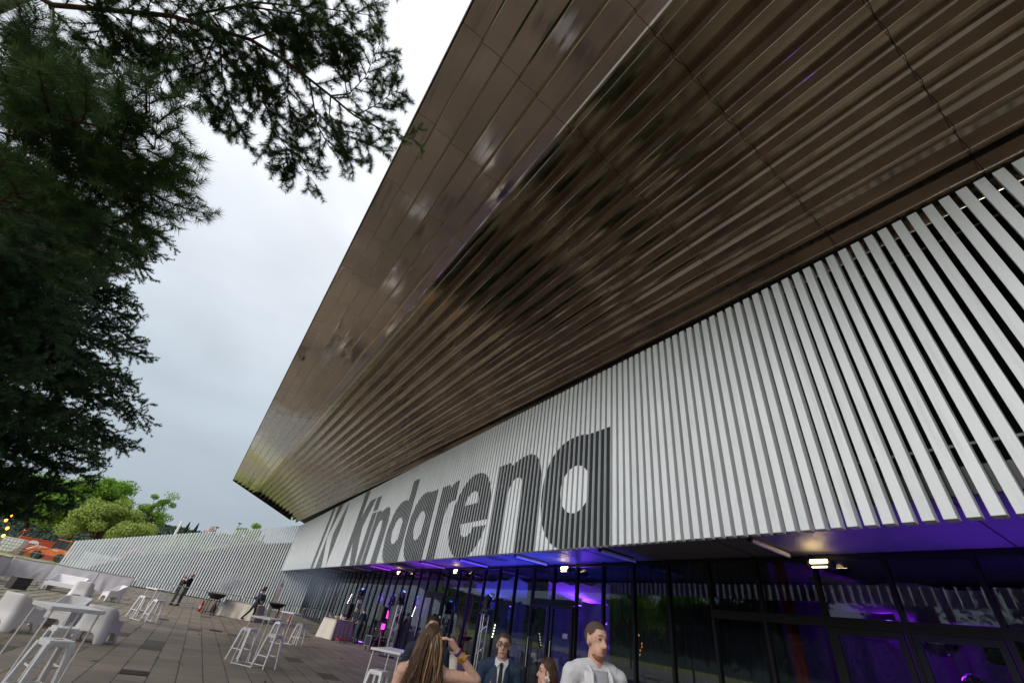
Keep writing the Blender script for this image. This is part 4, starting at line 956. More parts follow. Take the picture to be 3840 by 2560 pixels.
    if hatm:
        MB().lathe([(.082, .06), (.086, .09), (.082, .13), (.09, .30), (.06, .32), (.02, .32)], hd_, 16, None).build('chef_hat', hatm, t, smooth=False, bevel=.005)
    if hairstyle != 'none':
        b = MB(); n = 56; m_ = 30; vs = []; fs = []; idx = {}
        for i in range(m_+1):
            for q_ in range(n):
                th = math.pi*i/m_*.72; ph = 2*math.pi*q_/n; x = math.sin(th)*math.sin(ph); y_ = math.sin(th)*math.cos(ph); z = math.cos(th)
                f_ = max(0, min(1, (y_+.25)/.9)); f_ = f_*f_*(3-2*f_); lim = -.42+(.50+.42)*f_ if abs(x) < .8 or y_ < 0 else .16
                if y_ > .1 and abs(x) > .45: lim = min(lim, .62-.75*(abs(x)-.45)*1.6)
                th_ = .002 if hairstyle == 'short' else .007; rr_ = 1.0 if z > lim+.05 else .97
                nz_ = 1+(.02 if hairstyle == 'short' else .05)*noise.noise(Vector((x*7, y_*7, z*7))+Vector(loc))+.015*noise.noise(Vector((x*22, y_*22, z*9)))
                vs.append(tuple(H(x*(.0755+th_)*rr_*nz_, -.013+y_*(.0945+th_)*rr_*nz_, .036+z*(.0895+th_*1.5)*rr_*nz_)))
                idx[(i, q_)] = z > lim-.04
        for i in range(m_):
            for q_ in range(n):
                if all(idx[(ii, jj % n)] for ii in (i, i+1) for jj in (q_, q_+1)): fs.append((i*n+q_, i*n+(q_+1) % n, (i+1)*n+(q_+1) % n, (i+1)*n+q_))
        b.add(vs, fs)
        if detail:
            rf = random.Random(len(vs)+int(loc[0]*100)); nv = len(vs)
            for q_ in range(900):
                fc = fs[rf.randrange(len(fs))]; p = Vector(vs[fc[0]]); nrm = (p-H(0, -.013, .02)).normalized(); d = (nrm*.5+hr @ Vector((rf.uniform(-.6, .6), .5 if hairstyle == 'full' else rf.uniform(-.3, .5), rf.uniform(-.3, .3)))).normalized(); l_ = (.022 if hairstyle == 'full' else .007)*rf.uniform(.5, 1.3)
                sd_ = d.orthogonal().normalized()*.0011; o_ = len(b.v); b.v += [tuple(p-sd_), tuple(p+sd_), tuple(p+d*l_)]; b.f.append((o_, o_+1, o_+2))
        b.build('hair', hair, t, smooth=True, fix=False, solid=0 if detail else .006)
    if detail:
        for s in (-1, 1):
            MB().ell(H(s*.031, .0735, .018), (.0135*k, .008*k, .006*k), hr, 10, 6).build('eye', mat('eye_dark', (.06, .035, .03), .3), t, smooth=True)
            MB().cap(H(s*.016, .083, .042), .0035, H(s*.048, .074, .042), .003, 6).build('eyebrow', hair, t)
        MB().cap(H(-.019, .084, -.056), .005, H(.019, .084, -.056), .005, 8).build('lips', mat('lips', (.33, .10, .085), .5), t, smooth=True)
    if beard:
        b = MB(); b.ell(H(0, .0265, -.055), (.0585*k, .0625*k, .0655*k), hr, 44, 30); vs2 = b.v; keep = []
        f2 = [f for f in b.f if all((lambda w_: w_.z/k < -.080+.25*max(0, abs(w_.x)/k-.03) and w_.y/k > -.0)(hr.inverted() @ (Vector(b.v[i])-hd_)) for i in f)]
        b.f = f2; b.build('beard', mat('beard_red', (.30, .145, .085), .8, nscale=60, namt=.4), t, smooth=True, fix=False)
        MB().cap(H(-.022, .087, -.040), .005, H(.022, .087, -.040), .005, 8).build('moustache', MATS['beard_red'], t, smooth=True)
    if glasses:
        b = MB()
        for s in (-1, 1):
            b.path([H(s*.033+.025*math.cos(a), .092, .018+.021*math.sin(a)) for a in [2*math.pi*i/14 for i in range(15)]], .0028, 6)
            b.path([H(s*.058, .09, .022), H(s*.078, .03, .02), H(s*.08, -.01, .018)], .0025, 6)
        b.path([H(-.009, .093, .02), H(.009, .093, .02)], .0025, 6); b.build('glasses', m_black, t)
    t['_k'] = k
    return t, V, H
def patch(t, V, k, name, m, z0, z1, wf, off, n=14, mm_=8, solid=.006, xc=0):
    """a strip of cloth laid on the chest; z0..z1 and widths in metres of the unscaled figure"""
    ch_ = V['chest']; mid = (V['chest']+V['pel'])/2; g = .016+off
    def fy(x, z):
        y_ = -.05
        for c_, r_ in ((ch_, (.155*k+g, .105*k+g, .20*k+g)), (mid, (.135*k+g, .095*k+g, .20*k+g)), (V['neck']-Vector((0, 0, .02)), (.075*k+g, .058*k+g, .09*k))):
            q_ = 1-((x-c_.x)/r_[0])**2-((z-c_.z)/r_[2])**2
            if q_ > 0: y_ = max(y_, c_.y+r_[1]*math.sqrt(q_))
        return y_
    vs = []; fs = []
    for i in range(n+1):
        z = (z0+(z1-z0)*i/n)*k
        for j in range(mm_+1): x = (xc+wf(i/n)*(-1+2*j/mm_))*k; vs.append((x, fy(x, z), z))
    for i in range(n):
        for j in range(mm_): a = i*(mm_+1)+j; fs.append((a, a+1, a+mm_+2, a+mm_+1))
    return MB().add(vs, fs).build(name, m, t, smooth=True, solid=solid)
def clean(t):
    if '_k' in t: del t['_k']
# facing: person faces +Y at 0
FACECAM = lambda x, y_: math.atan2(-y_, -x)-PI/2
# man with glasses in blue suit
t, V, H = person('man in a blue suit, white shirt and dark tie with round glasses', (3.18, 4.81, 0), FACECAM(3.18, 4.81)+.05, 1.74, m_blue, m_blue, hair=mat('hair_greybrown', (.055, .045, .038), .6, nscale=50, namt=.4), glasses=True, vox=.008, detail=True, hairstyle='full', headyaw=-.12)
kk_ = 1.74/1.75
patch(t, V, kk_, 'shirt_front', m_shirt, 1.06, 1.505, lambda u: .010+.070*u, .004)
patch(t, V, kk_, 'tie', m_black, 1.04, 1.455, lambda u: .030-.012*u if u > .08 else .012+.2*u, .010)
MB().box((0, .098, 1.468), (.034, .022, .034), rotm(.5, 0, 0)).build('tie_knot', m_black, t, bevel=.008)
for s_ in (-1, 1): patch(t, V, kk_, 'lapel', m_blue, 1.06, 1.46, lambda u: .012+.018*math.sin(u*PI)**.7, .009, xc=s_*.062)
for s_ in (-1, 1): MB().add([(s_*.068, .035, 1.525), (s_*.010, .092, 1.478), (s_*.050, .105, 1.435), (s_*.075, .065, 1.48)], [(0, 1, 2, 3)]).build('collar', m_shirt, t, solid=.008)
MB().ell((.095, .15, 1.31), (.008, .004, .012), None, 8, 6).build('pin', mat('pin_gold', (.6, .35, .2), .3, .6), t); clean(t)
# man in white
t, V, H = person('tall man with cropped hair and reddish beard in a white open jacket', (2.93, 3.06, 0), FACECAM(2.93, 3.06)+.45, 1.93, m_shirt, m_navy, hair=mat('hair_cropped', (.085, .058, .042), .8, nscale=80, namt=.4), beard=True, vox=.009, detail=True, headyaw=.25)
patch(t, V, 1.93/1.75, 'undershirt', mat('tshirt_grey', (.36, .36, .40), .85), 1.05, 1.47, lambda u: .05+.02*u, .004)
for s in (-1, 1):
    MB().path([(s*.07, -.04, 1.66), (s*.085, .04, 1.645), (s*.08, .12, 1.60), (s*.085, .155, 1.50), (s*.10, .165, 1.40)], [.010, .013, .013, .012, .009], 8).build('collar', m_shirt, t, smooth=True)
    patch(t, V, 1.93/1.75, 'jacket_edge', m_shirt, 1.05, 1.46, lambda u: .022+.01*u, .018, xc=s*.088)
    MB().path([(s*.075, .165, 1.55), (s*.08, .185, 1.46), (s*.075, .19, 1.38)], .006, 6).build('drawstring', m_shirt, t)
clean(t)
# woman with long hair
def strands(t, H, spec, mt, name, r_=.0045):
    b = MB()
    for pts in spec: 
        n_ = len(pts); b.path(pts, [r_*(1.2-.9*i/(n_-1)) for i in range(n_)], 5)
    b.build(name, mt, t, smooth=True, fix=False)
wx, wy = 1.76, 3.73
fw = math.atan2(wy, wx)-PI/2
t, V, H = person('woman with long brown and blonde hair seen from behind, hand raised to her head', (wx, wy, 0), fw, 1.70, m_black, m_black, fem=True, bare=True, vox=.0065, detail=True, hair=m_hairb, hairstyle='full',
    J=dict(shL=(-.175, 0, 1.445), shR=(.175, .0, 1.455), elR=(.435, .03, 1.46), wrR=(.225, -.03, 1.63), elL=(-.24, .03, 1.16), wrL=(-.16, .2, 1.0)))
sp1, sp2 = [], []
rr = random.Random(3)
for i in range(1700):
    th = rr.uniform(-2.05, 2.05); lat = rr.uniform(.15, 1.0)
    x0 = math.sin(th)*.088*lat; y0 = -math.cos(th)*.10*lat-.012; z0 = .04+.10*math.sqrt(max(0, 1-lat*lat))
    L_ = rr.uniform(.38, .56); wv = rr.uniform(0, 6.28); cl_ = round(th*5)/5; th += .5*(cl_-th); am = .010+.012*abs(math.sin(cl_*17)); wv = cl_*23+rr.uniform(-.5, .5)
    pts = [H(x0*.55, y0*.55, z0+.012)]
    for q_ in range(1, 12):
        v_ = q_/11; xx = x0*1.12+math.sin(th)*(.012+.085*v_)+am*math.sin(wv+v_*9)*v_+.035*v_*math.sin(th*3); yy = y0-.012-.055*v_*(1-v_*.3)+am*.6*math.cos(wv+v_*8)*v_
        pts.append(H(xx, min(yy, .02), z0-.02-L_*v_**1.02+.02*(1-v_)))
    (sp2 if (.0 < th < .95 and rr.random() < .28+.3*math.sin(th*19)) or rr.random() < .03 else sp1).append(pts)
strands(t, H, sp1, mat('hair_long_brown', (.085, .040, .019), .45, nscale=30, namt=.5), 'long_hair', .0027); strands(t, H, sp2, mat('hair_blonde', (.42, .25, .12), .45, nscale=30, namt=.4), 'blonde_streaks', .0028)
wr = V['wrR']; d_ = (wr-V['elR']).normalized()
MB().cyl(wr-d_*.03, wr-d_*.012, .033, .033, 16).build('wristband', mat('wristband_purple', (.08, .02, .12), .7), t)
MB().cyl(wr-d_*.085, wr-d_*.055, .037, .036, 16).ell(wr-d_*.07+Vector((.03, 0, .01)), (.018, .018, .018), None, 10, 8).build('bracelet', mat('gold', (.75, .38, .08), .25, .9), t); clean(t)
# dark-haired man in navy behind her
t, V, H = person('man in a navy jacket mostly hidden behind the long-haired woman', (2.45, 5.22, 0), FACECAM(2.45, 5.22), 1.78, m_navy, m_navy, vox=.012, hair=m_haird, hairstyle='full', detail=True); clean(t)
# woman with flower earring, profile to the left
t, V, H = person('brown-haired woman in profile with a white flower earring', (3.25, 4.06, 0), FACECAM(3.25, 4.06)-1.35, 1.59, m_black, m_black, fem=True, bare=True, vox=.008, detail=True, hair=m_hairb, hairstyle='full', J=dict(elL=(-.26, .08, 1.28), wrL=(-.15, .06, 1.50)))
sp1 = []
for i in range(380):
    th = rr.uniform(-2.1, 2.1); lat = rr.uniform(.3, 1.0); x0 = math.sin(th)*.086*lat; y0 = -math.cos(th)*.10*lat-.012; z0 = .04+.10*math.sqrt(max(0, 1-lat*lat)); L_ = rr.uniform(.28, .4)
    pts = [H(x0*.6, y0*.6, z0+.01)]+[H(x0*(1-.25*q_/8), y0-.012-.02*(q_/8), z0-L_*(q_/8)) for q_ in range(1, 9)]
    sp1.append(pts)
strands(t, H, sp1, MATS['hair_long_brown'], 'long_hair')
b = MB()
c_ = H(-.098, .012, -.045) ; c2 = H(.098, .012, -.045)
for cc in (c_, c2):
    for i in range(6): a = i*PI/3; b.ell(cc+Vector((0, .019*math.cos(a), .019*math.sin(a))), (.005, .013, .013), None, 8, 6)
b.build('flower_earring', mat('flower_white', (.75, .73, .76), .6), t); MB().ell(c_+Vector((-.006, 0, 0)), (.004, .006, .006), None, 8, 6).ell(c2+Vector((.006, 0, 0)), (.004, .006, .006), None, 8, 6).build('earring_centre', m_black, t); clean(t)
# couple
t, V, H = person('bald man in black suit with his arms round a woman beyond the barrier', (-.42, 38.75, 0), R(70), 1.86, m_blackc, m_blackc, skin=mat('skin_brown', (.16, .07, .045), .5), hairstyle='none', J=dict(elL=(-.2, .2, 1.2), wrL=(-.02, .36, 1.15), elR=(.22, .2, 1.2), wrR=(.05, .38, 1.15))); clean(t)
MB().cyl(V['neck']-Vector((0, 0, .0)), V['neck']+Vector((0, .005, .03)), .066, .062, 14).build('collar', m_shirt, t)
t, V, H = person('blonde woman in black held by the bald man beyond the barrier', (-.78, 38.6, 0), R(-70), 1.68, m_blackc, m_blackc, fem=True, hair=mat('hair_gold', (.30, .16, .06), .5), hairstyle='full', J=dict(wrL=(-.1, .25, 1.1), wrR=(.1, .25, 1.1))); clean(t)
# walking cook, hat cook
t, V, H = person('cook in black striding right past the cream buffet table', (3.6, 33.9, 0), R(-75), 1.74, m_navy, m_blackc, hair=m_haird, hairstyle='full', jacket=False, long_sleeve=False, lean=.12, J=dict(kneeL=(-.09, -.14, .52), ankL=(-.10, -.42, .15), kneeR=(.09, .1, .5), ankR=(.1, .06, .09), elL=(-.22, -.12, 1.17), wrL=(-.2, .1, .98), elR=(.22, .1, 1.17), wrR=(.2, .25, 1.0))); clean(t)
t, V, H = person('cook in tall black hat standing behind the walking cook', (3.95, 35.3, 0), R(160), 1.68, m_blackc, m_blackc, jacket=False, hatm=m_black, long_sleeve=True); clean(t)
t, V, H = person('bearded cook in tall black hat facing left behind the food table', (8.78, 29.85, 0), R(120), 1.70, m_blackc, mat('jeans', (.02, .05, .10), .8), skin=mat('skin_tan', (.28, .13, .08), .5), hatm=m_black, jacket=False, long_sleeve=False, J=dict(elL=(-.24, .08, 1.16), wrL=(-.16, .28, 1.02), elR=(.24, .08, 1.16), wrR=(.16, .28, 1.02))); clean(t)
t, V, H = person('cook in dark shirt and apron seen from behind at the food table', (8.88, 28.7, 0), R(20), 1.68, mat('slate_cloth', (.02, .035, .045), .8), mat('slate_trousers', (.018, .04, .05), .8), hair=m_haird, hairstyle='full', jacket=False, long_sleeve=False, J=dict(elL=(-.24, .05, 1.15), wrL=(-.2, .22, 1.0))); clean(t)
t, V, H = person('person all in black bending beside the glazing near the flight case', (9.6, 27.4, 0), R(100), 1.86, m_blackc, m_blackc, hairstyle='full', lean=.2); clean(t)
t, V, H = person('far cook in black hat beyond the food table', (9.2, 33.2, 0), R(170), 1.55, m_blackc, m_blackc, hatm=m_black, jacket=False); clean(t)
# white moulded chair edge between the guests
c_ = dup(ch, (4.25, 5.0, 0), R(-150), 'white chair whose rounded back shows beside the blue suit')
# paper notices on doors
for i, (x, y_, z, lab) in enumerate(((XG-.12, 21.2, 1.78, 'blank white notice on the glazing left of the long-haired woman'), (XG-.12, 4.75, 1.62, 'blank white notice on the door at lower right'))):
    tag(MB().box((x, y_, z), (.006, .22, .31)).build('notice', mat('paper_white', (.72, .71, .74), .7)), lab, 'notice')
t = thing('door_sticker', 'small framed sticker with white text on the blue glass door', 'sticker', (XG-.088, 12.05, 1.95))
b = MB(); b.box((0, 0, .055), (.004, .22, .006)).box((0, 0, -.055), (.004, .22, .006)).box((0, .107, 0), (.004, .006, .104)).box((0, -.107, 0), (.004, .006, .104)).box((0, .035, 0), (.004, .005, .104)); b.build('border', MATS['paper_white'], t)
MB().box((0, .07, 0), (.004, .022, .05), rotm(.6, 0, 0)).box((0, -.035, .03), (.004, .11, .014)).box((0, -.035, 0), (.004, .07, .012)).box((0, -.035, -.028), (.004, .09, .012)).build('print', MATS['paper_white'], t)

# ------------------------------------------------------------ beyond the fence
def wheel(parent, x, y_, r_, w_, n='wheel'):
    o = MB().lathe([(r_*.55, -w_/2), (r_*.9, -w_/2), (r_, -w_*.32), (r_, w_*.32), (r_*.9, w_/2), (r_*.55, w_/2)], (x, y_, r_), 28, rotm(PI/2, 0, 0)).build('wheel', m_tyre, parent)
    MB().lathe([(.04, -w_*.40), (r_*.2, -w_*.44), (r_*.22, -w_*.3), (r_*.5, -w_*.34), (r_*.56, -w_*.46), (r_*.56, w_*.4), (.04, w_*.4)], (x, y_, r_), 24, rotm(PI/2, 0, 0)).build('rim', m_orange, o)
ld = thing('wheel_loader', 'orange wheel loader with raised front bucket beyond the cloth barriers', 'wheel loader', (-25.0, 118, 0), R(-3))
MB().prism([(-.2, .9), (3.4, .75), (3.5, 1.4), (3.2, 1.95), (.9, 2.1), (-.2, 1.6)], 'y', -.85, .85).build('rear_body', m_orange, ld, bevel=.06)
MB().prism([(-2.7, .55), (-.3, .7), (-.3, 1.45), (-1.3, 2.0), (-2.2, 1.5)], 'y', -.5, .5).build('front_body', m_orange, ld, bevel=.05)
cabo = MB().prism([(.1, 2.0), (2.1, 2.0), (2.2, 3.45), (.45, 3.45)], 'y', -.65, .65).build('cab', m_glassd, ld)
MB().box((1.3, 0, 3.52), (2.1, 1.45, .14)).build('cab_roof', m_orange, cabo, bevel=.04)
b = MB()
for x0, x1 in ((.1, .45), (1.1, 1.2), (2.1, 2.2)):
    for s in (-1, 1): b.cyl((x0, s*.67, 2.0), (x1, s*.67, 3.45), .05, .05, 6)
b.build('cab_pillar', m_black, cabo)
for s in (-.45, .45): MB().path([(-.5, s, 1.85), (-2.2, s, 1.5), (-3.5, s, .55)], [.14, .15, .1], 6).build('lift_arm', m_orange, ld)
MB().path([(-.6, 0, 1.9), (-2.0, 0, 2.0), (-3.2, 0, 1.2)], .09, 8).build('tilt_cylinder', m_steel, ld)
MB().prism([(-3.3, .15), (-4.9, .12), (-4.9, .22), (-4.3, .7), (-3.9, 1.35), (-3.3, 1.3)], 'y', -1.2, 1.2).build('bucket', mat('bucket_steel', (.25, .19, .16), .6, .3, nscale=3, namt=.3), ld, bevel=.03)
for x in (-1.15, 2.2):
    for s in (-1, 1): wheel(ld, x, s*1.0, .68, .5)
b = MB(); b.box((1.0, -.87, 1.75), (.9, .012, .13)); b.box((2.6, -.865, 1.65), (.35, .012, .1)); b.build('livery', m_plastic, ld)
MB().box((2.1, -.5, 3.66), (.14, .14, .14)).build('beacon', mat('beacon', (.8, .25, .03), .3), ld)
ctn = thing('shipping_container', 'red corrugated container with white half disc behind the loader', 'container', (-29.2, 134, 0), R(-8))
b = MB(); n = 30; L_ = 9.5
poly = []
for i in range(n): x = -L_/2+L_*i/n; poly += [(x, 0), (x+L_/n*.35, 0), (x+L_/n*.5, .08), (x+L_/n*.85, .08)]
vs = [(x, -1.25-y_, .15) for x, y_ in poly]+[(x, -1.25-y_, 3.0) for x, y_ in poly]; m_ = len(poly)
b.add(vs, [(i, i+1, m_+i+1, m_+i) for i in range(m_-1)]); b.build('side_wall', m_red, ctn)
MB().box((0, 0, 1.6), (L_-.05, 2.4, 2.8)).build('body', m_red, ctn)
b = MB()
for sx in (-1, 1):
    for sy in (-1, 1): b.box((sx*L_/2, sy*1.3, 1.6), (.2, .16, 3.1))
for sy in (-1, 1): b.box((0, sy*1.34, 3.08), (L_-.2, .12, .18)); b.box((0, sy*1.34, .15), (L_-.2, .12, .2))
b.build('corner_frame', mat('container_edge', (.5, .06, .025), .5), ctn)
b = MB(); arc = [(-1.9+.9*math.cos(PI*i/16), 2.2+.6*math.sin(PI*i/16)) for i in range(17)]; b.prism(arc, 'y', -1.375, -1.36); b.build('half_disc', m_plastic, ctn)
t = thing('water_tank', 'white caged liquid tank left of the container', 'tank', (-32.5, 127, 0), R(-8)); MB().box((0, 0, 1.35), (3.2, 2, 2.4)).build('tank_body', m_plastic, t, bevel=.15)
b = MB()
for i in range(7): b.box((-1.62+.54*i, -1.03, 1.35), (.05, .05, 2.5))
for i in range(5): b.box((0, -1.06, .25+.55*i), (3.3, .05, .05))
b.build('cage', m_steel, t)
t = thing('excavator', 'orange digger cab half hidden behind the left end of the slatted fence', 'excavator', (-14.2, 104, 0), R(10))
MB().box((0, 0, 1.6), (3.6, 2.2, 1.1)).build('body', m_orange, t, bevel=.1); MB().box((-.6, -.5, 3.0), (1.6, 1.1, 1.7)).build('cab', m_glassd, t, bevel=.05); MB().box((-.6, -.5, 3.95), (1.9, 1.4, .16)).build('cab_roof', m_orange, t, bevel=.03)
MB().box((0, 0, .5), (3.8, 2.4, .9)).build('track', m_tyre, t, bevel=.3); MB().path([(1.2, 0, 2.0), (2.6, 0, 4.0), (4.2, 0, 3.6), (4.8, 0, 1.6)], [.25, .22, .2, .14], 6).build('boom', m_orange, t)
t = thing('white_van', 'white van parked behind the left part of the slatted fence', 'van', (-9.6, 72, 0), R(4))
MB().prism([(-2.6, .4), (2.5, .4), (2.6, 1.0), (2.0, 1.25), (1.4, 2.1), (-2.6, 2.2)], 'y', -.95, .95).build('body', m_plastic, t, bevel=.06); MB().prism([(1.95, 1.27), (1.38, 2.0), (.7, 2.0), (.7, 1.27)], 'y', -.965, .965).build('window', m_glassd, t)
for x in (-1.7, 1.6):
    for s in (-.85, .85): MB().lathe([(.02, -.1), (.33, -.1), (.33, .1), (.02, .1)], (x, s, .33), 20, rotm(PI/2, 0, 0)).build('wheel', m_tyre, t)
# guard rail, hazard board, road sign
t = thing('guard_rail', 'galvanised guard rail along the far road at the left edge', 'guard rail'); b = MB(); b.path([(-60, 150, .75), (-31, 146, .75), (-20, 145, .72)], .16, 4); b.build('beam', m_steel, t)
for i in range(9): MB().box((-58+4.5*i, 149.9-.42*i, .35), (.12, .12, .7)).build('post', m_steel, t)
t = thing('hazard_board', 'red and white striped hazard board at the left edge', 'hazard board', (-27.0, 98, 0)); MB().box((0, 0, 1.1), (1.7, .05, .45), rotm(0, 0, .1)).build('board', m_plastic, t)
b = MB()
for i in range(4): b.prism([(-.8+.42*i, .9), (-.62+.42*i, .9), (-.45+.42*i, 1.3), (-.63+.42*i, 1.3)], 'y', -.035-.085*0, -.03)
b.build('stripes', m_extred, t, rz=.1); MB().box((-.6, 0, .45), (.06, .06, .9)).box((.6, 0, .45), (.06, .06, .9)).build('leg', m_steel, t)
t = thing('no_entry_sign', 'round red no-entry sign above the container', 'road sign', (-33.6, 132, 0)); MB().cyl((0, 0, 0), (0, 0, 4.4), .05, .05, 8).build('pole', m_steel, t); MB().cyl((0, -.06, 4.2), (0, -.1, 4.2), .45, .45, 24).build('disc', m_extred, t); MB().box((0, -.112, 4.2), (.62, .012, .16)).build('bar', m_plastic, t)
# fence mesh site barrier
t = thing('mesh_fence', 'light steel mesh site fence in front of the loader', 'site fence'); b = MB()
for i in range(5): b.cyl((-34+3.4*i, 106, 0), (-34+3.4*i, 106, 1.9), .03, .03, 6)
for z in (.1, 1.0, 1.85): b.cyl((-34, 106, z), (-20.4, 106, z), .022, .022, 6)
b.build('frame', m_steel, t); b = MB()
for i in range(68): b.cyl((-34+.2*i, 106, .1), (-34+.2*i, 106, 1.85), .006, .006, 4)
b.build('mesh_wires', m_steel, t)
# street lamps, mast
for (x, y_, h_, lab) in ((-1.66, 130, 12.1, 'dark street lamp rising before the pale tower blocks'), (2.52, 130, 14.0, 'thin dark street lamp left of the small round tree')):
    t = thing('street_lamp', lab, 'street lamp', (x, y_, 0), 0, 'street lamps beyond the fence'); MB().cyl((0, 0, 0), (0, 0, h_-.2), .11, .06, 10).build('pole', mat('lamp_navy', (.015, .03, .08), .5), t)
    MB().lathe([(.1, h_-.2), (.45, h_-.02), (.5, h_+.06), (.1, h_+.12)], (0, 0, 0), 14).build('lamp_head', MATS['lamp_navy'], t)
t = thing('white_mast', 'white tapering mast with cable standing behind the fence', 'mast', (-7.65, 110, 0)); MB().cyl((0, 0, 0), (0, 0, 10.2), .28, .2, 12).build('mast_shaft', m_plastic, t)
MB().path([(0, 0, 7.0), (-2.5, 0, 5.6), (-5.5, 0, 3.6), (-8, 0, 1.5)], .03, 6).build('cable', m_steel, t); MB().cyl((0, 0, 6.9), (0, 0, 7.1), .33, .33, 12).build('collar', m_steel, t)
# added bulbs on a string, standing in for orange bright spots on a machine
t = thing('standin_orange_bulbs', 'added string of orange bulbs standing in for bright orange spots at the left edge', 'string lights')
pl = [ray(px, py)*(24/ray(px, py).y)+Vector((0, 0, H0)) for px, py in ((118, 1885), (47, 1925), (28, 1943), (33, 1973), (18, 2001), (-40, 1960))]
MB().path(pl, .012, 5).build('cable', m_black, t)
for p in pl[:5]: MB().ell(p-Vector((0, 0, .06)), (.045, .045, .055), None, 10, 8).build('bulb', mat('bulb_orange', (.9, .4, .1), .4, emit=(1, .30, .03), estr=4), t)
# far tower blocks
bld = thing('tower_blocks', 'cluster of stepped cream tower blocks on the far ridge', 'building', (0, 450, 0))
m_cream = mat('cream_render', (.62, .46, .36), .8, nscale=.2, namt=.05)
rb = random.Random(5)
for i in range(13):
    x = -16+1.55*i; h_ = (27+9*math.sin(PI*min(1, i/9.5))**.8 if i < 9 else 35-1.2*(i-9))+rb.uniform(-1.6, 1.6)
    if i == 8: h_ = 30
    o = MB().box((x, rb.uniform(-3, 3), h_/2), (1.9, 8, h_)).build('tower', m_cream, bld)
    b = MB(); yy = -4.3-3
    z = 20
    while z < h_-1: b.box((x, o.data.vertices[0].co.y-.03, z), (1.3, .05, .55)); z += 1.25
    b.build('window_rows', mat('window_grey', (.25, .2, .19), .5), o)

# ------------------------------------------------------------ trees
def np_mesh(name, V_, F_, m, parent=None):
    me = bpy.data.meshes.new(name); me.vertices.add(len(V_)); me.vertices.foreach_set('co', np.asarray(V_, np.float32).ravel())
    F_ = np.asarray(F_, np.int32); k_ = F_.shape[1]; me.loops.add(F_.size); me.loops.foreach_set('vertex_index', F_.ravel()); me.polygons.add(len(F_))
    me.polygons.foreach_set('loop_start', np.arange(0, F_.size, k_, dtype=np.int32)); me.polygons.foreach_set('loop_total', np.full(len(F_), k_, np.int32)); me.update(calc_edges=True)
    me.materials.append(m); o = bpy.data.objects.new(name, me); C.objects.link(o)
    if parent: o.parent = parent
    return o
def unit(a): return a/np.maximum(np.linalg.norm(a, axis=-1, keepdims=True), 1e-9)
def needles(rs, P0, D, L, nper, nl, nw, spread=.75):
    """shoots at P0 along D with length L, each with nper needles"""
    n = len(P0); t = rs.rand(n, nper, 1); base = P0[:, None, :]+D[:, None, :]*L[:, None, None]*t
    r_ = rs.randn(n, nper, 3); r_ -= D[:, None, :]*np.sum(r_*D[:, None, :], -1, keepdims=True); r_ = unit(r_)
    dr = unit(D[:, None, :]*(1-spread*.55)+r_*spread+np.array([0, 0, -.05])); l = nl*(.65+.5*rs.rand(n, nper, 1))*(1-.25*t)
    tip = base+dr*l; s = unit(np.cross(dr, rs.randn(n, nper, 3)))*nw
    V_ = np.stack([base-s, base+s, tip], 2).reshape(-1, 3); F_ = np.arange(len(V_)).reshape(-1, 3)
    return V_, F_
def bough_shoots(rs, pts, side_len, nsub, shoot_gap, droop=-.1, start=.2, flat=.35):
    """side twigs along a limb; returns (shoot starts, dirs), twig lines"""
    pts = np.array(pts, float); seg = np.linalg.norm(np.diff(pts, axis=0), axis=1); cum = np.concatenate([[0], np.cumsum(seg)]); T = cum[-1]
    def pos(u):
        s = u*T; i = min(int(np.searchsorted(cum, s, 'right'))-1, len(seg)-1); f = (s-cum[i])/seg[i]; return pts[i]+(pts[i+1]-pts[i])*f, (pts[i+1]-pts[i])/seg[i]
    S, D, tw = [], [], []
    for k_ in range(nsub):
        u = start+(1-start)*(k_+rs.rand())/nsub; p, d = pos(min(u, .999)); side = 1 if k_ % 2 else -1
        lat = np.cross(d, [0, 0, 1]); lat /= max(np.linalg.norm(lat), 1e-6); q = d*(.75+.3*rs.rand())+lat*side*(.6+.5*rs.rand())+np.array([0, 0, 1])*rs.randn()*flat+np.array([0, 0, droop]); q /= np.linalg.norm(q)
        l = side_len*(1-.62*(u-start)/(1-start))*(.6+.6*rs.rand()); n = max(2, int(l/shoot_gap)); line = [p]; c = p.copy(); dd = q.copy()
        for s in range(n):
            dd = dd+rs.randn(3)*.12+np.array([0, 0, .03]); dd /= np.linalg.norm(dd); c2 = c+dd*l/n
            S.append(c.copy()); D.append(dd.copy())
            for e in range(2 if s else 1):
                la = np.cross(dd, rs.randn(3)); la /= np.linalg.norm(la); e_ = dd*.8+la*.75; S.append(c2.copy()); D.append(e_/np.linalg.norm(e_))
            c = c2; line.append(c)
        tw.append(line)
    return S, D, tw
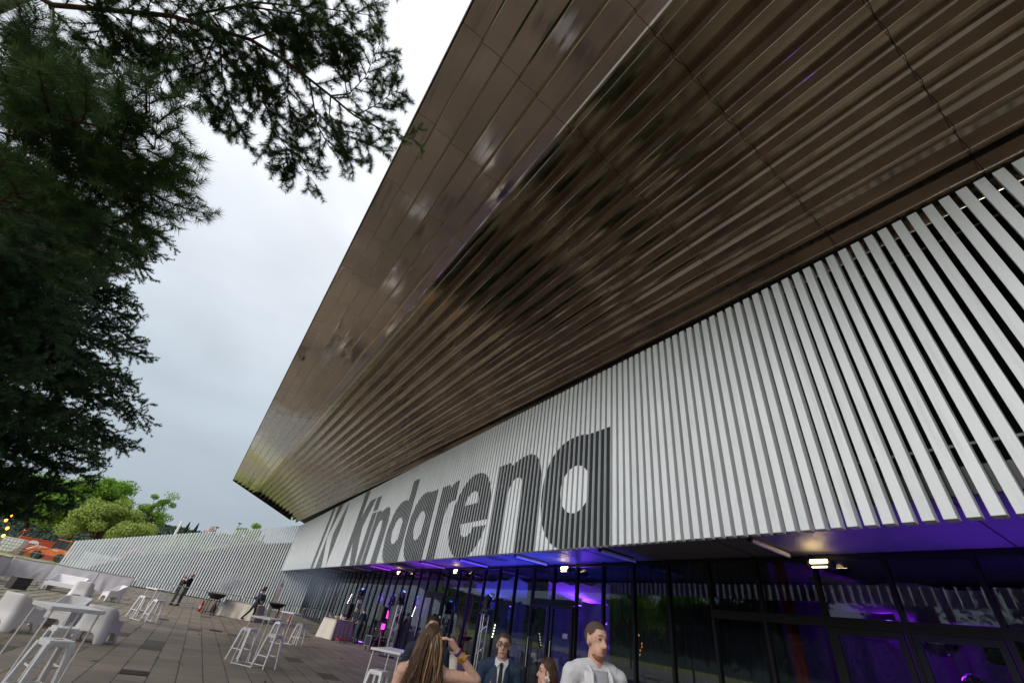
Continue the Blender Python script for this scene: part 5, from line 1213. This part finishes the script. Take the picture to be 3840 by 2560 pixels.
def pine(name, lab, trunk, Hh, tips, seed, shoot=.16, nl=.06, nw=.0013, nper=60, side=1.0, nsub=18, gap=.12, mt=None, extra=14, r0=.22, rise=.5, spread=.75, exdir=(PI*.6, PI*1.5), zr=(2.5, 1.0), group='dark pines along the left side'):
    rs = np.random.RandomState(seed); t = thing(name, lab, 'pine tree', (0, 0, 0), 0, group); mt = mt or m_needle
    tx, ty = trunk; tb_ = MB(); tb_.path([(tx, ty, -.1), (tx+.05, ty, Hh*.3), (tx-.05, ty+.08, Hh*.65), (tx, ty, Hh)], [r0*1.15, r0*.9, r0*.55, r0*.12], 12); tb_.build('trunk', m_bark, t, smooth=True)
    S, D, lb = [], [], MB()
    limbs = []
    for tp_ in tips:
        if isinstance(tp_[0], (list, tuple)): pts = [at(*p) for p in tp_]
        else:
            e = at(*tp_[:3]); dz = rise*(.5+rs.rand()); hz = max(.8, min(Hh*.96, e.z-dz*.2)); a = Vector((tx, ty, hz)); m1 = a.lerp(e, .35)+Vector((0, 0, dz*.5)); m2 = a.lerp(e, .7)+Vector((0, 0, dz*.35)); pts = [a, m1, m2, e]
        limbs.append(pts)
    for i in range(extra):
        az = rs.uniform(*exdir); z = zr[0]+(Hh-zr[1]-zr[0])*rs.rand(); l = (1-z/Hh*.75)*Hh*.32; a = Vector((tx, ty, z)); limbs.append([a, a+Vector((math.cos(az)*l*.5, math.sin(az)*l*.5, .2)), a+Vector((math.cos(az)*l, math.sin(az)*l, 0))])
    for pts in limbs:
        L_ = sum((pts[i+1]-pts[i]).length for i in range(len(pts)-1)); n = len(pts); rb_ = min(.006+L_*.0045, .03)
        lb.path(pts, [rb_*(1-.8*i/(n-1)) for i in range(n)], 7)
        s_, d_, tw = bough_shoots(rs, [tuple(p) for p in pts], min(side, L_*.45), int(nsub*max(.6, min(L_/3.0, 2))), gap); S += s_; D += d_
        for ln in tw: lb.path(ln, [.006*(1-.6*i/(len(ln)-1))+.0015 for i in range(len(ln))], 4)
    lb.build('limbs', m_bark, t, smooth=True, fix=False)
    S = np.array(S); D = np.array(D); V_, F_ = needles(rs, S, D, np.full(len(S), shoot)*(.7+.5*rs.rand(len(S))), nper, nl, nw, spread)
    np_mesh('crown', V_, F_, mt, t)
    return t
TA = [[(300, -120, 7), (560, -40, 6.8), (760, 40, 6.7), (900, 110, 6.6)], [(500, -150, 6.9), (800, -40, 6.7), (1000, 40, 6.6), (1130, 110, 6.5)], [(560, 60, 6.8), (700, 140, 6.7), (840, 210, 6.6), (960, 260, 6.5)], [(200, -60, 7), (380, 30, 7), (520, 120, 6.9), (600, 220, 6.8)], [(800, 60, 6.7), (900, 200, 6.6), (960, 330, 6.5), (1010, 430, 6.5)], [(-300, -250, 8), (200, 20, 7.2), (640, 60, 6.8), (940, 150, 6.5), (1080, 235, 6.3), (1240, 360, 6.2), (1330, 435, 6.3), (1440, 490, 6.4), (1555, 525, 6.5)],
      [(1240, 360, 6.2), (1310, 352, 6.2), (1370, 290, 6.2), (1425, 165, 6.2)], [(1300, 350, 6.2), (1290, 280, 6.2), (1275, 190, 6.2)], [(1330, 435, 6.3), (1400, 400, 6.3), (1500, 330, 6.4)],
      [(1240, 360, 6.2), (1235, 430, 6.2), (1320, 520, 6.3), (1440, 560, 6.3)], [(1160, 300, 6.3), (1190, 470, 6.3), (1240, 560, 6.3), (1330, 600, 6.3)], [(960, 170, 6.5), (990, 380, 6.4), (1050, 520, 6.4), (1190, 700, 6.4)],
      [(820, 110, 6.6), (835, 300, 6.5), (870, 420, 6.5), (900, 520, 6.5)], [(820, 110, 6.6), (760, 250, 6.5), (740, 330, 6.5), (800, 430, 6.5)], [(700, 60, 6.8), (960, 10, 6.6), (1200, 30, 6.5), (1400, 60, 6.5)], [(900, 20, 6.6), (1150, 60, 6.5), (1330, 130, 6.4)],
      [(940, 150, 6.5), (1080, 100, 6.4), (1250, 150, 6.3)], [(900, -60, 6.8), (1200, -80, 6.6), (1440, 0, 6.5)], [(640, 60, 6.8), (640, 200, 6.6), (600, 330, 6.6)], [(500, 30, 7), (480, 180, 6.9), (420, 300, 6.8)], [(300, 0, 7.2), (400, 60, 7), (330, 200, 7)],
      [(940, 150, 6.5), (1000, 260, 6.4), (930, 330, 6.4)], [(1080, 235, 6.3), (1080, 380, 6.3), (1130, 480, 6.3)], [(200, 20, 7.2), (200, 150, 7), (120, 260, 7)], [(1050, 520, 6.4), (1100, 560, 6.4), (1050, 640, 6.4)], [(1000, 60, 6.6), (1090, 150, 6.5), (1140, 240, 6.4)]]
pine('pine_tree', 'overhanging pine whose boughs reach from the top left toward the canopy edge', (-6.8, 3.6), 12, TA, 3, shoot=.13, nl=.085, nw=.0026, nper=84, side=.60, nsub=20, gap=.10, extra=6, r0=.2, exdir=(PI*.7, PI*1.3), zr=(5, 1))
TB = [[(-300, 300, 5.5), (100, 420, 4.8), (400, 480, 4.4), (560, 420, 4.2), (560, 350, 4.1)], [(100, 420, 4.8), (420, 560, 4.5), (580, 560, 4.2), (590, 440, 4.2)], [(-200, 560, 5.4), (200, 640, 5), (450, 700, 4.7), (600, 720, 4.5), (590, 700, 4.4)],
      [(200, 640, 5), (400, 620, 4.8), (560, 680, 4.5), (550, 610, 4.4)], [(-200, 750, 6), (150, 800, 5.6), (400, 840, 5.2), (500, 830, 5.2)], [(-200, 100, 6), (100, 200, 5.6), (260, 300, 5.4), (330, 420, 5.2)], [(0, 300, 5.5), (200, 330, 5.2), (360, 330, 5)],
      [(-200, 650, 5.8), (100, 560, 5.5), (300, 560, 5.2), (430, 640, 5)], [(-200, 900, 6.4), (100, 930, 6), (350, 930, 5.8), (420, 890, 5.6)], [(-200, 450, 5.2), (100, 520, 4.9), (300, 470, 4.6)], [(-100, 200, 6.2), (60, 330, 6), (200, 460, 5.8)], [(-200, 0, 6.5), (20, 120, 6.2), (120, 260, 6)], [(-150, 800, 5), (100, 720, 4.8), (260, 760, 4.6)]]
pine('pine_tree', 'nearest dark pine with broad needle tufts at the left edge', (-5.2, 2.4), 9, TB, 11, shoot=.16, nl=.105, nw=.0024, nper=80, side=.72, nsub=22, gap=.10, extra=5, r0=.18, exdir=(PI*.8, PI*1.3), zr=(4, 1))
TC = [(600, 880, 15), (560, 930, 15), (545, 1010, 15.5), (455, 1080, 15), (470, 1130, 15), (478, 1190, 15.2), (478, 1255, 15.2), (400, 1300, 14.5), (525, 1340, 15.4), (420, 1400, 15), (490, 1430, 15.4), (495, 1500, 15.4), (555, 1570, 15.8), (430, 1620, 15.4), (475, 1675, 15.8), (380, 1660, 15), (300, 1560, 14), (250, 1450, 14), (300, 1150, 14), (320, 1000, 14), (250, 1280, 14), (420, 980, 14.5), (350, 1380, 14), (200, 1050, 13.5), (150, 1200, 13.5), (420, 1520, 14.6), (330, 1460, 14.4)]
pine('fir_tree', 'tall dark fir with layered boughs fanning right above the bright trees', (-10.8, 13.6), 15, TC, 21, shoot=.22, nl=.085, nw=.0085, nper=44, side=1.25, nsub=34, gap=.15, mt=m_needle2, extra=10, r0=.3, rise=.8, exdir=(PI*.6, PI*1.4), zr=(5, 2))
TD = [(370, 1712, 20), (340, 1790, 20), (290, 1850, 20), (240, 1900, 20), (130, 1940, 20), (300, 1650, 19.5), (240, 1740, 19.5), (180, 1820, 19.5), (100, 1880, 19.5), (60, 1720, 18.5), (150, 1640, 18.5), (80, 1800, 19), (40, 1850, 19), (200, 1560, 18), (40, 1600, 18), (120, 1500, 18), (250, 1620, 19), (330, 1730, 20), (20, 1760, 19), (30, 1880, 20.2)]
pine('fir_tree', 'low-boughed dark fir above the orange loader', (-13, 18.5), 11, TD, 31, shoot=.24, nl=.10, nw=.0105, nper=42, side=1.3, nsub=34, gap=.15, mt=m_needle2, extra=8, r0=.3, rise=.5, exdir=(PI*.7, PI*1.4), zr=(4, 2))
TE = [(200, 1000, 10), (300, 1080, 10), (120, 1150, 10), (60, 980, 9.6), (220, 1180, 10.2), (100, 1300, 10), (40, 1400, 10), (150, 1380, 10.2), (330, 950, 10), (420, 900, 10), (60, 1100, 9.8), (180, 1250, 10)]
pine('fir_tree', 'dark fir filling the left edge between the near pine and the tall fir', (-7.2, 7.6), 12, TE, 41, shoot=.20, nl=.075, nw=.006, nper=50, side=1.0, nsub=34, gap=.12, mt=m_needle2, extra=8, r0=.25, rise=.5, exdir=(PI*.7, PI*1.3), zr=(4, 2))
# more pines further left and behind, seen mirrored in the glazing
def simple_fir(x, y_, Hh, seed, lab, grp='firs mirrored in the glazing'):
    rs = np.random.RandomState(seed); t = thing('fir_tree', lab, 'pine tree', (0, 0, 0), 0, grp); MB().cyl((x, y_, -.1), (x, y_, Hh), .28, .05, 10).build('trunk', m_bark, t)
    n = 1500; z = Hh*(.16+.84*rs.rand(n)**.8); az = rs.rand(n)*6.283; rad = (1-z/Hh)**.8*Hh*.26*(.3+.75*rs.rand(n)**.5)+.15
    P0 = np.stack([x+rad*np.cos(az), y_+rad*np.sin(az), z-rad*.12], 1); D = unit(np.stack([np.cos(az), np.sin(az), -.15+.2*rs.randn(n)], 1)); V_, F_ = needles(rs, P0, D, np.full(n, .45), 14, .22, .022, .7); np_mesh('crown', V_, F_, m_needle2, t)
for i, (x, y_, h_, lab) in enumerate(((-11, -4, 13, 'fir left of and behind the camera'), (-13, -9, 14, 'farther fir behind the camera'), (-14.5, 2, 12, 'fir left of the camera beyond the paving'), (-15, 9, 13, 'fir left of the near pine'), (-16, -14, 14, 'last fir behind the camera'))): simple_fir(x, y_, h_, 60+i, lab)
def leafy(name, lab, loc, Hh, rad, seed, mt, n=9000, ls=.28, base=.25, cat='tree', grp='leafy trees beyond the fence', sx=1.0, gaps=26, bark=None):
    rs = np.random.RandomState(seed); t = thing(name, lab, cat, (*loc, 0), 0, grp); b = MB(); b.path([(0, 0, -.1), (.1, 0, Hh*.3), (0, .1, Hh*.55)], [Hh*.013, Hh*.011, Hh*.008], 9)
    cl = []
    for i in range(gaps):
        u = rs.randn(3); u /= np.linalg.norm(u); u[2] = abs(u[2])*1.1-.35; rr_ = rs.rand()**.45
        c = np.array([u[0]*rad*sx*rr_, u[1]*rad*rr_, Hh*(base+(1-base)*.48)+u[2]*Hh*(1-base)*.5*rr_]); cl.append((c, rad*(.12+.24*rs.rand())))
        b.path([(0, 0, Hh*(.25+.2*rs.rand())), (c[0]*.5, c[1]*.5, c[2]*.75+Hh*.05), tuple(c)], [Hh*.008, Hh*.005, Hh*.002], 5)
    b.build('trunk', bark or m_bark2, t)
    k_ = rs.randint(0, len(cl), n); c = np.array([q[0] for q in cl])[k_]; r_ = np.array([q[1] for q in cl])[k_]; u = unit(rs.randn(n, 3)); p = c+u*(r_*(.35+.85*rs.rand(n)**.7))[:, None]*np.array([1.15, 1.15, .75])
    nrm = unit(u*.7+rs.randn(n, 3)*.6+np.array([0, 0, .3])); a = unit(np.cross(nrm, rs.randn(n, 3))); d = np.cross(nrm, a); s = (ls*(.6+.7*rs.rand(n)))[:, None]
    V_ = np.stack([p-a*s*.5, p+d*s*.32, p+a*s*.55, p-d*s*.32], 1).reshape(-1, 3); np_mesh('crown', V_, np.arange(len(V_)).reshape(-1, 4), mt, t); return t
leafy('lime_tree', 'tall bright green tree directly above the loader', (-27.0, 136), 20.5, 7.6, 101, m_leaf_b, 30000, .50, .06, gaps=46)
leafy('lime_tree', 'bright green tree partly hidden by the low fir', (-36, 140), 18.5, 8.4, 102, m_leaf_b, 26000, .52, .05, gaps=40)
leafy('willow_tree', 'olive green bushy tree in front of the bright tree', (-21.5, 130), 15.2, 6.4, 103, m_leaf_o, 28000, .38, .03, gaps=42, sx=1.1)
leafy('willow_tree', 'lower olive tree touching the fence top right of the loader', (-15.8, 128), 12.8, 5.0, 104, m_leaf_o, 22000, .34, .03, gaps=32)
leafy('sapling', 'airy pale green sapling right of the tall bright tree', (-15.2, 132), 19.3, 3.8, 105, m_leaf_b, 6500, .34, .25, gaps=30)
leafy('round_tree', 'small round bright tree over the right part of the fence', (4.2, 98), 12.6, 2.4, 106, m_leaf_b, 10000, .24, .45, gaps=20)
leafy('shrub_tree', 'dense green tree behind the middle of the fence', (-3.5, 100), 8.6, 4.0, 107, m_leaf_b, 12000, .3, .05, gaps=26)
leafy('shrub_tree', 'dense green tree behind the right third of the fence', (1.5, 96), 8.0, 3.2, 108, m_leaf_o, 11000, .3, .05, gaps=26)
leafy('shrub_tree', 'green tree behind the fence below the canopy corner', (8.5, 98), 10.5, 4.0, 109, m_leaf_o, 12000, .3, .05, gaps=26)
leafy('lime_tree', 'tree on the far left seen only as a reflection in the glazing', (-34, 40), 12, 5.5, 110, m_leaf_b, 12000, .4, .1, gaps=30)
leafy('lime_tree', 'second far-left tree seen as a reflection in the glazing', (-45, 60), 14, 6, 111, m_leaf_b, 10000, .45, .1, gaps=30)
# hills with woodland
def crest(az):    # azimuth in radians from +Y, negative to the left
    return 33+5*math.sin(az*5+1)+3*math.sin(az*13)+2*math.sin(az*31)+(8 if az < -.6 else 0)-60*max(0, az+.055)
vs = []; fs = []; nA = 160; rad_ = [330, 360, 395, 430, 470]
for i in range(nA+1):
    az = -2.2+3.0*i/nA; h_ = max(crest(az), 4)
    for k_, r_ in enumerate(rad_): vs.append((r_*math.sin(az), r_*math.cos(az), h_*(0, .35, .72, .93, 1)[k_]-(.3 if k_ == 0 else 2)))
nr = len(rad_)
for i in range(nA):
    for k_ in range(nr-1): a = i*nr+k_; fs.append((a, a+nr, a+nr+1, a+1))
tag(MB().add(vs, fs).build('hills', mat('hill_green', (.05, .08, .045), .95, nscale=.05, namt=.3), smooth=True, fix=False), kind='structure')
rs = np.random.RandomState(8); n = 60000; az = -1.6+2.1*rs.rand(n); f = rs.rand(n); r_ = 345+110*f
hh = np.array([max(crest(a), 4) for a in az])*np.interp(r_, [330, 360, 395, 430, 470], [0, .35, .72, .93, 1])-2
blob = np.array([noise.noise(Vector((a*110, r*.11, 0))) for a, r in zip(az, r_)])
P0 = np.stack([r_*np.sin(az), r_*np.cos(az), hh+1.0+2.4*np.clip(blob+.3, 0, 1)*rs.rand(n)+.6*rs.rand(n)], 1); nrm = unit(rs.randn(n, 3)+np.array([0, -.4, .6])); a = unit(np.cross(nrm, rs.randn(n, 3))); d = np.cross(nrm, a); s = (1.3+1.2*rs.rand(n))[:, None]
V_ = np.stack([P0-a*s*.5, P0+d*s*.4, P0+a*s*.5, P0-d*s*.4], 1).reshape(-1, 3); tag(np_mesh('woodland', V_, np.arange(len(V_)).reshape(-1, 4), m_leaf_d), 'dark woodland covering the far hillside', 'woodland', kind='stuff')
for (x, h_, lab) in ((-23.4, 33.5, 'slim conifer on the far ridge, left of the pair'), (-17.8, 34, 'broader conifer on the far ridge, right of the pair')):
    rs = np.random.RandomState(int(-x)); t = thing('ridge_conifer', lab, 'tree', (x, 405, 0), 0, 'conifers on the far ridge'); MB().cyl((0, 0, 20), (0, 0, h_-.5), .3, .1, 8).build('trunk', m_bark2, t)
    n = 2200; z = 22+(h_-22)*rs.rand(n); f = (h_-z)/(h_-22); rad = 2.3*f**.8*rs.rand(n)**.4; az = rs.rand(n)*6.28; p = np.stack([rad*np.cos(az), rad*np.sin(az), z], 1); nrm = unit(rs.randn(n, 3)); a = unit(np.cross(nrm, rs.randn(n, 3))); d = np.cross(nrm, a); s = .55
    V_ = np.stack([p-a*s*.5, p+d*s*.4, p+a*s*.5, p-d*s*.4], 1).reshape(-1, 3); np_mesh('crown', V_, np.arange(len(V_)).reshape(-1, 4), m_leaf_d, t)
# weeds in the joints at the left
rs = np.random.RandomState(77); n = 5000
cx_ = rs.randint(-18, 8, n)*.5; yy = 14+22*rs.rand(n); keep = np.array([noise.noise(Vector((x*1.3, y_*.7, 3))) > .12+.05*x for x, y_ in zip(cx_, yy)])
cx_, yy = cx_[keep], yy[keep]; n = len(cx_); P0 = np.stack([cx_+rs.randn(n)*.02, yy, np.full(n, .005)], 1); D = unit(rs.randn(n, 3)*.5+np.array([0, 0, 1])); V_, F_ = needles(rs, P0, D, np.full(n, .01), 5, .035, .005, .6)
tag(np_mesh('weeds', V_, F_, m_leaf_b), 'small weeds growing along the paving joints at left', 'weeds', kind='stuff')
# fallen cones and leaves
for i, (x, y_) in enumerate(((3.1, 11.6), (.9, 22.1), (-.95, 21.6), (.5, 27.2), (5.9, 20.2), (2.3, 13.3))):
    tag(MB().ell((0, 0, .018), (.028, .02, .018), rotm(0, 0, i), 8, 6).build('pine_cone', m_bark, loc=(x, y_, .004)), ('dark pine cone on the paving just left of the wide bar table', 'dark pine cone on open paving left of the cream buffet table', 'dark pine cone near the stools before the barriers', 'dark pine cone between the far drain and the grill', 'dark pine cone on the paving between the second grill table and the wide table', 'dark pine cone in front of the central bar table')[i], 'pine cone', 'fallen pine cones')
